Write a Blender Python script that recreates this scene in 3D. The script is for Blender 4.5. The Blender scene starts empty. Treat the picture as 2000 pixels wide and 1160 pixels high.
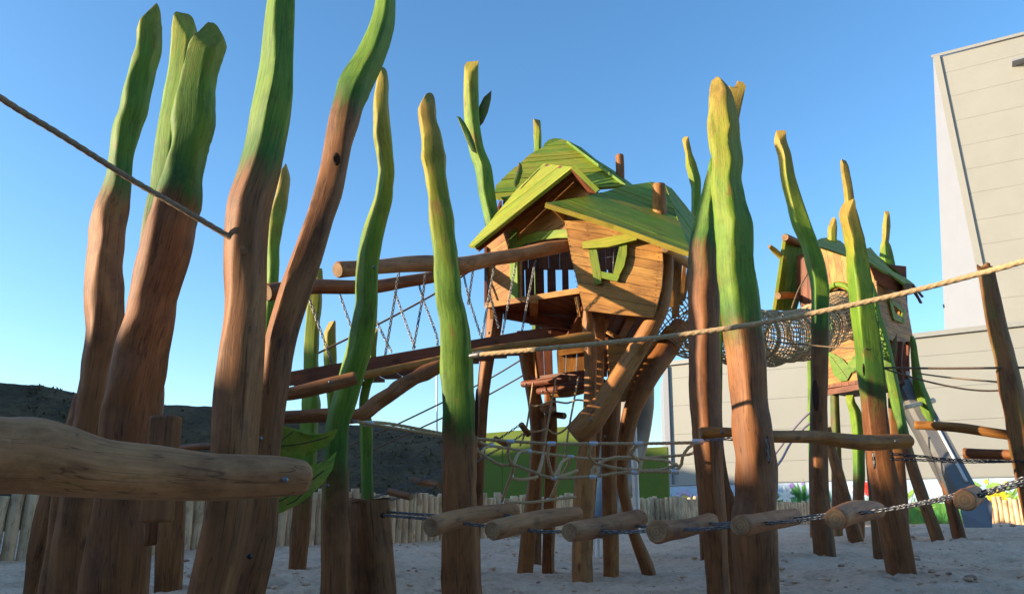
import bpy, bmesh, math, random
from math import radians, sin, cos, pi, tan, sqrt
from mathutils import Vector, Matrix, noise
random.seed(7)
C = bpy.context.scene.collection
# ------------------------------------------------------------------ camera
F = 1500.0; PITCH = radians(15.6); HC = 0.65
cam = bpy.data.cameras.new('camera'); camo = bpy.data.objects.new('camera', cam); C.objects.link(camo)
camo.location = (0, 0, HC); camo.rotation_euler = (pi/2 + PITCH, 0, 0)
cam.sensor_width = 36; cam.lens = 36*F/2000; cam.clip_end = 3000; cam.clip_start = 0.05
bpy.context.scene.camera = camo
# ------------------------------------------------------------------ world, sun
SUN_EL = radians(11.5); SUN_AZ = radians(80)      # azimuth measured from straight behind the camera towards the left
S = Vector((-sin(SUN_AZ)*cos(SUN_EL), -cos(SUN_AZ)*cos(SUN_EL), sin(SUN_EL)))
w = bpy.data.worlds.new('World'); bpy.context.scene.world = w; w.use_nodes = True
nt = w.node_tree; nt.nodes.clear()
sky = nt.nodes.new('ShaderNodeTexSky'); sky.sky_type = 'NISHITA'; sky.sun_disc = False
sky.sun_elevation = SUN_EL; sky.sun_rotation = math.atan2(S.x, S.y)
sky.air_density = 1.0; sky.dust_density = 0.6; sky.ozone_density = 2.8; sky.altitude = 0
bg = nt.nodes.new('ShaderNodeBackground'); bg.inputs[1].default_value = 0.15
wo = nt.nodes.new('ShaderNodeOutputWorld'); hs = nt.nodes.new('ShaderNodeHueSaturation'); hs.inputs['Saturation'].default_value = 1.14; nt.links.new(sky.outputs[0], hs.inputs['Color']); nt.links.new(hs.outputs[0], bg.inputs[0]); nt.links.new(bg.outputs[0], wo.inputs[0])
sl = bpy.data.lights.new('sun', 'SUN'); sl.energy = 4.5; sl.angle = radians(0.6); sl.color = (1, 0.80, 0.55)
so = bpy.data.objects.new('sun', sl); C.objects.link(so); so.rotation_euler = (-S).to_track_quat('-Z', 'Y').to_euler(); so.location = (-20, -10, 20)
vs = bpy.context.scene.view_settings
vs.view_transform = 'Standard'; vs.look = 'None'; vs.exposure = 1.3; vs.gamma = 1
# ------------------------------------------------------------------ pixel ray helpers (pixel of the 2000 px photo + distance)
cp, sp_ = cos(PITCH), sin(PITCH)
CAM = Vector((0, 0, HC))
def ray(px, py):
    a = (px-1000)/F; b = (580-py)/F
    return Vector((a, cp - b*sp_, sp_ + b*cp))
def P(px, py, Y):
    r = ray(px, py); return CAM + r*(Y/r.y)
def scale_at(p):                      # metres per photo pixel at world point p
    d = p - CAM
    return (d.y*cp + d.z*sp_)/F
class Plane:
    def __init__(s, a, b, c):
        s.o = a; s.n = (b-a).cross(c-a).normalized()
        if s.n.dot(CAM-a) < 0: s.n = -s.n
    def hit(s, px, py):
        r = ray(px, py); return CAM + r*((s.o-CAM).dot(s.n)/r.dot(s.n))
def vplane(px, py, Y, dx, dy):        # vertical plane through a point with a horizontal direction
    a = P(px, py, Y); return Plane(a, a+Vector((dx, dy, 0)), a+Vector((0, 0, 1)))
GP = [(0,2,0),(0,5,0),(-3,4,0),(3,4,.05),(.8,8.5,.02),(1.5,8,.05),(2.2,6,.07),(3.2,6.6,.2),(3.6,9,.2),(6,12,.28),(5.9,13,.28),
      (-5.5,8,.2),(-2.8,10.5,.23),(-1,12.5,.25),(3.9,19,.27),(9,14,.42),(-2,7.5,.15),(5,5,.15),(-10,14,.3),(12,22,.3),(0,20,.27),(-12,4,.2)]
def ground(x, y):
    sw = s = 0
    for a, b, c in GP:
        d = (x-a)**2 + (y-b)**2; k = 1/(d*d+0.3); sw += k; s += k*c
    return s/sw
# ------------------------------------------------------------------ materials
MATS = {}
def newmat(name):
    m = bpy.data.materials.new(name); m.use_nodes = True; n = m.node_tree; n.nodes.clear()
    out = n.nodes.new('ShaderNodeOutputMaterial'); b = n.nodes.new('ShaderNodeBsdfPrincipled'); n.links.new(b.outputs[0], out.inputs[0])
    MATS[name] = m; return m, n, b
def nd(n, t, **kw):
    o = n.nodes.new(t)
    for k, v in kw.items():
        if k.startswith('i_'):
            key = k[2:]; key = int(key) if key.isdigit() else key.replace('_', ' ')
            o.inputs[key].default_value = v
        else: setattr(o, k, v)
    return o
def ramp(n, stops, inp=None):
    r = n.nodes.new('ShaderNodeValToRGB'); e = r.color_ramp.elements
    while len(e) > 1: e.remove(e[-1])
    e[0].position = stops[0][0]; e[0].color = (*stops[0][1], 1)
    for p, c in stops[1:]:
        x = e.new(p); x.color = (*c, 1)
    if inp is not None: n.links.new(inp, r.inputs[0])
    return r
def mix(n, a, b, f, mode='MIX'):
    m = n.nodes.new('ShaderNodeMix'); m.data_type = 'RGBA'; m.blend_type = mode; L = n.links
    for v, i in ((a, 6), (b, 7), (f, 0)):
        if isinstance(v, (tuple, list)): m.inputs[i].default_value = (*v, 1) if len(v) == 3 else v
        elif isinstance(v, (int, float)): m.inputs[i].default_value = v
        else: L.new(v, m.inputs[i])
    return m.outputs[2]
def mth(n, op, a, b=0.0, c=None, clamp=False):
    m = n.nodes.new('ShaderNodeMath'); m.operation = op; m.use_clamp = clamp
    for i, v in enumerate((a, b) if c is None else (a, b, c)):
        if isinstance(v, (int, float)): m.inputs[i].default_value = v
        else: n.links.new(v, m.inputs[i])
    return m.outputs[0]
def attr(n, name):
    return nd(n, 'ShaderNodeAttribute', attribute_name=name)
def scaled(n, vec, s):
    m = nd(n, 'ShaderNodeVectorMath', operation='MULTIPLY'); n.links.new(vec, m.inputs[0]); m.inputs[1].default_value = s; return m.outputs[0]
def noi(n, vec, scale, detail=4, rough=.6, dist=0):
    t = nd(n, 'ShaderNodeTexNoise'); t.inputs['Scale'].default_value = scale; t.inputs['Detail'].default_value = detail
    t.inputs['Roughness'].default_value = rough; t.inputs['Distortion'].default_value = dist
    n.links.new(vec, t.inputs['Vector']); return t.outputs[0]

def wood_mat(name, light, mid, dark, rough=.62, board=False):
    m, n, b = newmat(name); L = n.links
    gc = attr(n, 'gc').outputs['Vector']; pa = attr(n, 'paint').outputs['Fac']; to = attr(n, 'tone').outputs['Fac']
    g1 = noi(n, scaled(n, gc, (1, 1, .045)), 75, 7, .72, .3)       # fine grain
    g2 = noi(n, scaled(n, gc, (1, 1, .22)), 7, 4, .6, 1.2)        # broad streaks
    g3 = noi(n, scaled(n, gc, (1, 1, .5)), 2.3, 3, .5)            # patches
    base = ramp(n, [(.25, dark), (.5, mid), (.75, light)], mth(n, 'ADD', mth(n, 'MULTIPLY', g1, .45), mth(n, 'MULTIPLY', g2, .55))).outputs[0]
    base = mix(n, base, ramp(n, [(.3, (.55, .5, .5)), (.6, (1.0, 1.0, 1.0)), (.8, (1.18, 1.1, 1.0))], g3).outputs[0], .8, 'MULTIPLY')
    # tone attribute: warm .. grey
    base = mix(n, mix(n, base, (1.12, .95, .78), 1, 'MULTIPLY'), mix(n, base, (.92, 1.0, 1.12), 1, 'MULTIPLY'), to)
    tone_l = ramp(n, [(0, (.78, .74, .72)), (1, (1.2, 1.2, 1.2))], to).outputs[0]
    base = mix(n, base, tone_l, 1, 'MULTIPLY')
    # knots
    vo = nd(n, 'ShaderNodeTexVoronoi', feature='F1'); vo.inputs['Scale'].default_value = 3.1; L.new(scaled(n, gc, (1.3, 1.3, .55)), vo.inputs['Vector'])
    kn = ramp(n, [(.05, (.28, .2, .16)), (.11, (1, 1, 1))], vo.outputs['Distance']).outputs[0]
    base = mix(n, base, kn, .85, 'MULTIPLY')
    # drying cracks
    cr = noi(n, scaled(n, gc, (1, 1, .035)), 24, 3, .55)
    crm = ramp(n, [(.485, (1, 1, 1)), (.497, (.3, .25, .2)), (.503, (.3, .25, .2)), (.515, (1, 1, 1))], cr).outputs[0]
    base = mix(n, base, crm, .75, 'MULTIPLY')
    di = noi(n, scaled(n, gc, (1, 1, .6)), 5.5, 6, .7)
    base = mix(n, base, ramp(n, [(.36, (.55, .50, .46)), (.5, (1, 1, 1)), (.68, (1.15, 1.12, 1.08))], di).outputs[0], .8, 'MULTIPLY')
    # paint
    pn = mth(n, 'ADD', pa, mth(n, 'ADD', mth(n, 'MULTIPLY', mth(n, 'SUBTRACT', g2, .5), .9), mth(n, 'MULTIPLY', mth(n, 'SUBTRACT', g1, .5), .5)))
    pr = ramp(n, [(.0, (.03, .085, .01)), (.3, (.05, .17, .014)), (.55, (.14, .28, .016)), (.78, (.30, .30, .022)), (1.0, (.37, .25, .045))], mth(n, 'MULTIPLY', pn, .5)).outputs[0]
    pr = mix(n, pr, ramp(n, [(.3, (.62, .62, .6)), (.55, (1, 1, 1)), (.75, (1.15, 1.15, 1.1))], g1).outputs[0], .75, 'MULTIPLY')
    pr = mix(n, pr, ramp(n, [(.3, (.7, .72, .7)), (.6, (1.05, 1.05, 1.05))], g3).outputs[0], .6, 'MULTIPLY')
    pr = mix(n, pr, ramp(n, [(.32, (.50, .52, .42)), (.47, (.95, .97, .9)), (.66, (1.15, 1.10, 1.05))], di).outputs[0], .75, 'MULTIPLY')
    pr = mix(n, pr, tone_l, .7, 'MULTIPLY')
    pr = mix(n, pr, crm, .4, 'MULTIPLY')
    al = nd(n, 'ShaderNodeMapRange', interpolation_type='SMOOTHSTEP'); al.inputs[1].default_value = .08; al.inputs[2].default_value = .55
    L.new(pn, al.inputs[0])
    paf = mth(n, 'MULTIPLY', al.outputs[0], mth(n, 'GREATER_THAN', pa, 0.004))
    sc = ramp(n, [(.30, (.35, .35, .35)), (.42, (1, 1, 1))], noi(n, scaled(n, gc, (1, 1, .4)), 11, 5, .7)).outputs[0]
    paf = mth(n, 'MULTIPLY', paf, mth(n, 'MULTIPLY', sc, .93))
    col = mix(n, base, pr, paf)
    L.new(col, b.inputs['Base Color'])
    b.inputs['Roughness'].default_value = rough
    try: b.inputs['Specular IOR Level'].default_value = .35
    except: pass
    bp = nd(n, 'ShaderNodeBump'); bp.inputs['Strength'].default_value = .6; bp.inputs['Distance'].default_value = .006
    hh = mth(n, 'ADD', mth(n, 'MULTIPLY', g1, .6), mth(n, 'MULTIPLY', g2, 1.0)); L.new(hh, bp.inputs['Height']); L.new(bp.outputs[0], b.inputs['Normal'])
    return m
wood_mat('pole_wood', (.45, .225, .088), (.27, .118, .04), (.105, .042, .016))
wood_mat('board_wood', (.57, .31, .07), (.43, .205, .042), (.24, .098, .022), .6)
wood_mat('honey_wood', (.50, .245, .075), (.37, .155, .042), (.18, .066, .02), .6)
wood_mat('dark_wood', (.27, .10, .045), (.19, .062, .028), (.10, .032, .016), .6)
wood_mat('pale_wood', (.62, .325, .145), (.45, .215, .085), (.22, .095, .036))
wood_mat('stake_wood', (.86, .70, .47), (.76, .60, .385), (.54, .39, .22), .75)
def endgrain():
    m, n, b = newmat('end_grain'); L = n.links
    gc = attr(n, 'gc').outputs['Vector']
    ln = nd(n, 'ShaderNodeVectorMath', operation='LENGTH'); L.new(scaled(n, gc, (1, 1, 0)), ln.inputs[0])
    nn = noi(n, gc, 14, 4)
    r = mth(n, 'SINE', mth(n, 'ADD', mth(n, 'MULTIPLY', ln.outputs['Value'], 420), mth(n, 'MULTIPLY', nn, 9)))
    c = ramp(n, [(0, (.25, .145, .07)), (1, (.33, .20, .10))], mth(n, 'MULTIPLY_ADD', r, .5, .5)).outputs[0]
    c = mix(n, c, ramp(n, [(.35, (.42, .36, .32)), (.6, (1, 1, 1))], nn).outputs[0], .7, 'MULTIPLY')
    L.new(c, b.inputs['Base Color']); b.inputs['Roughness'].default_value = .8
endgrain()
def simple(name, col, rough=.6, metal=0, var=.2, scale=6, bump=0, bscale=40):
    m, n, b = newmat(name); L = n.links
    tc = nd(n, 'ShaderNodeTexCoord').outputs['Object']
    t = noi(n, tc, scale, 5, .6)
    c = mix(n, tuple(x*(1-var) for x in col), tuple(min(1, x*(1+var)) for x in col), ramp(n, [(.3, (0, 0, 0)), (.7, (1, 1, 1))], t).outputs[0])
    L.new(c, b.inputs['Base Color']); b.inputs['Roughness'].default_value = rough; b.inputs['Metallic'].default_value = metal
    if bump:
        bp = nd(n, 'ShaderNodeBump'); bp.inputs['Strength'].default_value = bump; bp.inputs['Distance'].default_value = .01
        L.new(noi(n, tc, bscale, 4), bp.inputs['Height']); L.new(bp.outputs[0], b.inputs['Normal'])
    return m
simple('galvanised', (.17, .17, .175), .45, .85, .35, 30)
simple('clamp_metal', (.62, .63, .65), .35, .55, .1, 30)
simple('stainless', (.20, .195, .19), .5, .6, .15, 3)
simple('dark_bolt', (.05, .05, .055), .35, .8)
simple('rope_tan', (.52, .36, .19), .9, 0, .25, 60, .5, 300)
simple('rope_shaded', (.30, .195, .115), .9, 0, .25, 60, .5, 300)  # tan rope darkened, its shade put into the colour
simple('soil_clod', (.36, .235, .17), 1, 0, .4, 30)
simple('rope_dark', (.17, .115, .07), .9, 0, .25, 60, .5, 300)
simple('hollow', (.05, .022, .012), .9)
simple('cream_cladding', (.265, .27, .248), .5, 0, .04, .6)
simple('white_cladding', (.215, .235, .275), .5, 0, .03, .6)
simple('trim_metal', (.27, .275, .26), .45, .1, .05)
simple('white_post', (.75, .73, .70), .4, .1, .08)
simple('pink_tube', (.62, .50, .50), .3, .6, .05)
simple('green_render', (.115, .17, .018), .8, 0, .18, 1.2, .3, 8)
simple('shade_block_grey', (.26, .24, .21), .6, 0, .05, .5)
simple('banner_blue', (.38, .52, .66), .55, 0, .25, .9)
simple('grass_print', (.09, .22, .025), .6, 0, .5, 6)
simple('leaf_print', (.06, .26, .045), .6, 0, .4, 3)
simple('leaf_print_sunlit', (.22, .42, .07), .6, 0, .3, 3)  # leaves at the sunlit right end, sunlight put into the green
simple('petal_lilac', (.60, .50, .72), .6, 0, .15, 8)
simple('petal_white', (.75, .78, .72), .6, 0, .12, 8)
simple('petal_yellow', (.85, .68, .03), .6, 0, .12, 8)
simple('petal_red', (.65, .03, .02), .6, 0, .3, 8)
simple('petal_violet', (.28, .18, .55), .6, 0, .2, 8)
simple('flower_heart', (.70, .55, .05), .7, 0, .2, 12)
def sand_mat():
    m, n, b = newmat('sand'); L = n.links
    tc = nd(n, 'ShaderNodeTexCoord').outputs['Object']
    a = noi(n, tc, 1.3, 6, .65); c2 = noi(n, tc, 14, 6, .7); c3 = noi(n, tc, 90, 5, .75)
    c = ramp(n, [(.3, (.36, .225, .145)), (.52, (.72, .48, .32)), (.75, (.86, .61, .43))], mth(n, 'ADD', mth(n, 'MULTIPLY', a, .45), mth(n, 'MULTIPLY', c2, .55))).outputs[0]
    c = mix(n, c, ramp(n, [(.3, (.45, .42, .40)), (.55, (1.08, 1.08, 1.08))], c3).outputs[0], .55, 'MULTIPLY')
    L.new(c, b.inputs['Base Color']); b.inputs['Roughness'].default_value = .95
    bp = nd(n, 'ShaderNodeBump'); bp.inputs['Strength'].default_value = .8; bp.inputs['Distance'].default_value = .02
    L.new(mth(n, 'ADD', c2, mth(n, 'MULTIPLY', c3, .3)), bp.inputs['Height']); L.new(bp.outputs[0], b.inputs['Normal'])
sand_mat()
def hill_mat():
    m, n, b = newmat('scrub_soil'); L = n.links
    tc = nd(n, 'ShaderNodeTexCoord').outputs['Object']
    a = noi(n, scaled(n, tc, (1, 1, 2)), .8, 6, .7); c2 = noi(n, tc, 7, 6, .75)
    c = ramp(n, [(.35, (.030, .021, .007)), (.5, (.10, .062, .024)), (.68, (.22, .13, .055))], mth(n, 'ADD', mth(n, 'MULTIPLY', a, .5), mth(n, 'MULTIPLY', c2, .5))).outputs[0]
    L.new(c, b.inputs['Base Color']); b.inputs['Roughness'].default_value = 1
    bp = nd(n, 'ShaderNodeBump'); bp.inputs['Strength'].default_value = 1; bp.inputs['Distance'].default_value = .15
    L.new(c2, bp.inputs['Height']); L.new(bp.outputs[0], b.inputs['Normal'])
hill_mat()
simple('scrub_leaf', (.09, .058, .018), .8, 0, .6, 1)
# ------------------------------------------------------------------ mesh builder
WP = {}      # world position of parents
class MB:
    def __init__(s): s.v = []; s.f = []; s.gc = []; s.pa = []; s.to = []; s.mi = []; s.sm = []
    def vert(s, p, gc=(0, 0, 0), pa=0., to=.5):
        s.v.append(Vector(p)); s.gc.append(gc); s.pa.append(pa); s.to.append(to); return len(s.v)-1
    def face(s, ids, mi=0, smooth=True): s.f.append(ids); s.mi.append(mi); s.sm.append(smooth)
    def build(s, name, mats, parent=None, origin=None, sharp=None, **tags):
        if isinstance(mats, str): mats = [mats]
        if parent is not None: o0 = WP[parent.name]
        elif origin is not None: o0 = Vector(origin)
        else:
            zs = min(s.v, key=lambda q: q.z); xs = [q.x for q in s.v]; ys = [q.y for q in s.v]
            o0 = Vector(((min(xs)+max(xs))/2, (min(ys)+max(ys))/2, zs.z))
        me = bpy.data.meshes.new(name); me.from_pydata([tuple(q-o0) for q in s.v], [], s.f)
        for mm in mats: me.materials.append(MATS[mm])
        a = me.attributes.new('gc', 'FLOAT_VECTOR', 'POINT'); a.data.foreach_set('vector', [c for g in s.gc for c in g])
        a = me.attributes.new('paint', 'FLOAT', 'POINT'); a.data.foreach_set('value', s.pa)
        a = me.attributes.new('tone', 'FLOAT', 'POINT'); a.data.foreach_set('value', s.to)
        me.polygons.foreach_set('material_index', s.mi); me.polygons.foreach_set('use_smooth', s.sm)
        if sharp:
            bm = bmesh.new(); bm.from_mesh(me); ca = radians(sharp)
            for e in bm.edges:
                if len(e.link_faces) == 2 and e.calc_face_angle(0) > ca: e.smooth = False
            bm.to_mesh(me); bm.free()
        me.validate(); me.update()
        ob = bpy.data.objects.new(name, me); C.objects.link(ob)
        if parent is not None: ob.parent = parent; WP[ob.name] = o0
        else: ob.location = o0; WP[ob.name] = o0
        for k, v in tags.items(): ob[k] = v
        return ob
def thing(name, loc, label, cat, group=None):
    o = bpy.data.objects.new(name, None); C.objects.link(o); o.location = loc; o['label'] = label; o['category'] = cat
    if group: o['group'] = group
    o.empty_display_size = .2
    WP[o.name] = Vector(loc); return o
def tags(label, cat, group=None):
    d = dict(label=label, category=cat)
    if group: d['group'] = group
    return d
def crom(a, b, c, d, t):
    return .5*((2*b) + (c-a)*t + (2*a-5*b+4*c-d)*t*t + (3*b-a-3*c+d)*t*t*t)
def resample(rows, k):
    out = []
    n = len(rows)
    for i in range(n-1):
        A, B, Cc, D = rows[max(0, i-1)], rows[i], rows[i+1], rows[min(n-1, i+2)]
        for j in range(k):
            t = j/k; out.append(tuple(crom(A[q], B[q], Cc[q], D[q], t) if q < 3 else B[q]+(Cc[q]-B[q])*t for q in range(len(B))))
    out.append(rows[-1]); return out
def tube(mb, rows, seg=24, lump=.05, facet=None, nf=6, twist=.6, seed=0, sub=3, caps=(True, True), capmat=1, mi=0, nsharp=False):
    """rows: (x,y,z,r,paint,tone[,facet]) ; first row is one end"""
    R = resample(rows, sub) if sub > 1 else rows
    pts = [Vector(r[:3]) for r in R]
    T = []
    for i in range(len(pts)):
        t = pts[min(i+1, len(pts)-1)] - pts[max(i-1, 0)]; T.append(t.normalized() if t.length > 1e-9 else Vector((0, 0, 1)))
    ref = Vector((1, 0, 0)) if abs(T[0].x) < .8 else Vector((0, 1, 0))
    nrm = (ref - T[0]*ref.dot(T[0])).normalized(); ln = 0; rings = []; rs = random.Random(seed); ph = rs.random()*6.28; off = rs.random()*50
    for i, p in enumerate(pts):
        if i: ln += (p-pts[i-1]).length; nrm = (nrm - T[i]*nrm.dot(T[i])).normalized()
        bn = T[i].cross(nrm); r = R[i][3]; fc = R[i][6] if len(R[i]) > 6 else 0
        ring = []
        tw = twist*noise.noise(Vector((off, ln*.5, 0)))
        for j in range(seg):
            th = 2*pi*j/seg
            k = 1 + lump*noise.noise(Vector((cos(th)*1.1+off, sin(th)*1.1, ln*2.2))) + lump*.35*noise.noise(Vector((cos(th)*3+off, sin(th)*3, ln*6)))
            if fc > 0:
                best = 9
                for fi in range(nf):
                    c0 = 2*pi*fi/nf + .5*noise.noise(Vector((off+fi*5.1, ln*.8, 2)))
                    cq = cos(th-c0)
                    if cq > .15:
                        dd = (cos(pi/nf)*1.16)*(1+.27*noise.noise(Vector((off+fi*3.7, ln*1.7/max(.06, R[0][3]*8+.2), 5))))
                        best = min(best, dd/cq)
                pk = min(best, 1.12)
                k = k*(1-fc) + pk*fc
            a = th + tw
            q3 = p + (nrm*cos(a) + bn*sin(a))*r*k
            ring.append(mb.vert(q3, (cos(th)*r+off, sin(th)*r+off*.3, ln+off), R[i][4], R[i][5]))
        rings.append(ring)
    for i in range(len(rings)-1):
        for j in range(seg):
            a, b = rings[i], rings[i+1]; mb.face((a[j], a[(j+1) % seg], b[(j+1) % seg], b[j]), mi)
    for e, ring in ((0, rings[0]), (1, rings[-1])):
        if caps[e]:
            i = 0 if e == 0 else -1
            c = mb.vert(pts[i], (0, 0, off), R[i][4], R[i][5]); ids = []
            for j in ring:
                d = mb.v[j]-pts[i]
                ids.append(mb.vert(mb.v[j], (d.dot(nrm), d.dot(T[i].cross(nrm)), off), R[i][4], R[i][5]))
            for j in range(seg):
                f = (c, ids[j], ids[(j+1) % seg]); mb.face(f if e else f[::-1], capmat, False)
def paintval(py, pt):
    if not pt: return 0.
    b, g, y = pt                       # bare below b, full green at g, full yellow at y
    if py >= b: return 0.
    if py >= g: return (b-py)/(b-g)
    return 1 + min(1, (g-py)/max(1, g-y))**2.4
def pvat(p, pt):
    d = p-CAM; return paintval(580-F*(-d.y*sp_+d.z*cp)/(d.y*cp+d.z*sp_), pt)
def pole_rows(rows, Y, pt=None, tone=.5, to_ground=True, fac=.85, Yt=None, fb=None):
    """rows (py,xl,xr) from top to bottom in photo pixels; Y distance"""
    n = len(rows); out = []
    for i, (py, xl, xr) in enumerate(rows):
        y = Y if Yt is None else Yt + (Y-Yt)*i/(n-1)
        p = P((xl+xr)/2, py, y)
        i0, i1 = max(0, i-1), min(n-1, i+1)
        dx = (rows[i1][1]+rows[i1][2])/2 - (rows[i0][1]+rows[i0][2])/2; dy = rows[i1][0]-rows[i0][0]
        ct = dy/sqrt(dx*dx+dy*dy) if dy else 1
        r = (xr-xl)/2*scale_at(p)*max(.6, ct)
        pv = paintval(py, pt); f = fac*min(1, pv*1.3) if pt else 0
        f = max(f, .6)
        out.append((p.x, p.y, p.z, r*1.04, pv, tone, f))
    if to_ground:
        a = Vector(out[-2][:3]); b = Vector(out[-1][:3]); d = (b-a).normalized()
        g = ground(b.x, b.y)
        if b.z > g - .2:
            if d.z > -.75: d = Vector((d.x*.6, 0, -1)).normalized()
            t = (b.z - (g-.25))/(-d.z); e = b + d*t; k = out[-1]
            m = b + d*t*.5
            if t > .4: out.append((m.x, m.y, m.z, k[3]*1.02, pvat(m, pt), k[5], k[6]))
            out.append((e.x, e.y, e.z, k[3]*1.05, pvat(e, pt), k[5], k[6]))
    return out
def pole(label, rows, Y, pt=None, tone=.5, name='carved_pole', cat='wooden pole', parent=None, group='carved poles standing in the sand', seed=None, **kw):
    mb = MB(); kk = {k: kw.pop(k) for k in ('to_ground', 'fac', 'Yt') if k in kw}
    R = pole_rows(rows, Y, pt, tone, **kk)
    sd = seed if seed is not None else len(bpy.data.objects)
    tube(mb, R, seg=60, seed=sd, nf=kw.get('nf', 4 + (sd % 2)), nsharp=True, lump=kw.get('lump', .05), sub=4, capmat=0 if pt else 1)
    mats = [kw.get('mat', 'pole_wood'), 'end_grain']
    if pt and rows[0][0] > 0:
        rs = random.Random(sd); top = Vector(R[0][:3]); ax = (top-Vector(R[2][:3])).normalized(); rr = R[2][3]
        a_ = rs.choice([-2.3, -1.9, -1.2, -.9, -2.7]); h = Vector((cos(a_), sin(a_), 0)); nn = (ax*.42+h*.9).normalized(); p0 = top-ax*rr*.15-h*rr*.05
        for i, v in enumerate(mb.v):
            d = (v-p0).dot(nn)
            if d > 0 and (v-top).length < rr*5: mb.v[i] = v - nn*d
        if rs.random() < .55: rr = 0
        h2 = Vector((cos(a_+2.6), sin(a_+2.6), 0)); nn = (ax*.3+h2*.95).normalized(); p0 = top-ax*rr*.3+h2*rr*.25
        for i, v in enumerate(mb.v):
            d = (v-p0).dot(nn)
            if d > 0 and (v-top).length < rr*4: mb.v[i] = v - nn*d
    if parent is not None: return mb.build(name, mats, parent, sharp=38)
    b = R[-1]; o = mb.build(name, mats, None, origin=(b[0], b[1], b[2]), sharp=38, **tags(label, cat, group)); return o
def log(label, pts, name='log_beam', cat='log beam', parent=None, tone=.5, group=None, mat='pole_wood', seed=None, pv=0., capr=True, lump=.07, seg=24, endmat='end_grain', sub=4):
    """pts (px,py,width_px,Y)"""
    mb = MB(); R = []; n = len(pts)
    for i, (x, y, wd, Y) in enumerate(pts):
        p = P(x, y, Y); R.append((p.x, p.y, p.z, wd/2*scale_at(p), pv, tone))
    # rounded ends
    def inset(a, b, k): 
        A = Vector(a[:3]); B = Vector(b[:3]); d = (A-B).normalized(); q = A + d*k*a[3]*.25
        return (q.x, q.y, q.z, a[3]*.86, a[4], a[5])
    R = [inset(R[0], R[1], 1)] + R + [inset(R[-1], R[-2], 1)]
    RR = [R[0]] + resample(R[1:-1], sub) + [R[-1]]
    tube(mb, RR, seg=seg, seed=seed if seed is not None else len(bpy.data.objects), lump=lump, sub=1)
    if parent is not None: return mb.build(name, [mat, endmat], parent, sharp=45)
    return mb.build(name, [mat, endmat], None, origin=R[0][:3], sharp=45, **tags(label, cat, group))
def wire(mb, pts, r, seg=8, sub=6, tw=None, mi=0):
    """pts world vectors; tw = strand twist pitch (m) gives a laid rope"""
    rows = [(p[0], p[1], p[2], 0) for p in pts]
    R = resample(rows, sub) if sub > 1 else rows
    Q = [Vector(q[:3]) for q in R]
    if tw:                                   # resample evenly
        D = [0]
        for i in range(1, len(Q)): D.append(D[-1]+(Q[i]-Q[i-1]).length)
        step = tw/9; N = max(4, int(D[-1]/step)); out = []; k = 0
        for i in range(N+1):
            s = D[-1]*i/N
            while k < len(D)-2 and D[k+1] < s: k += 1
            t = (s-D[k])/max(1e-9, D[k+1]-D[k]); out.append(Q[k].lerp(Q[k+1], min(1, t)))
        Q = out
    rings = []; ln = 0
    T0 = (Q[1]-Q[0]).normalized(); ref = Vector((0, 0, 1)) if abs(T0.z) < .8 else Vector((1, 0, 0)); nrm = (ref-T0*ref.dot(T0)).normalized()
    for i, p in enumerate(Q):
        t = (Q[min(i+1, len(Q)-1)]-Q[max(i-1, 0)]).normalized()
        nrm = (nrm - t*nrm.dot(t)).normalized(); bn = t.cross(nrm)
        if i: ln += (p-Q[i-1]).length
        ring = []
        for j in range(seg):
            th = 2*pi*j/seg; k = 1
            if tw: k = .84+.20*abs(cos(1.5*(th + 2*pi*ln/(tw*3))))
            ring.append(mb.vert(p+(nrm*cos(th)+bn*sin(th))*r*k, (cos(th)*r, sin(th)*r, ln)))
        rings.append(ring)
    for i in range(len(rings)-1):
        for j in range(seg):
            a, b = rings[i], rings[i+1]; mb.face((a[j], a[(j+1) % seg], b[(j+1) % seg], b[j]), mi)
    mb.face(tuple(rings[0][::-1]), mi, False); mb.face(tuple(rings[-1]), mi, False)
def PP(pts): return [P(*p) for p in pts]
def rope(label, pts, r, mat='rope_tan', name='rope', parent=None, group=None, tw=None, seg=8, cat='rope'):
    mb = MB(); wire(mb, PP(pts), r, seg=seg, tw=tw)
    if parent is not None: return mb.build(name, mat, parent)
    return mb.build(name, mat, None, origin=P(*pts[0]), **tags(label, cat, group))
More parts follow.
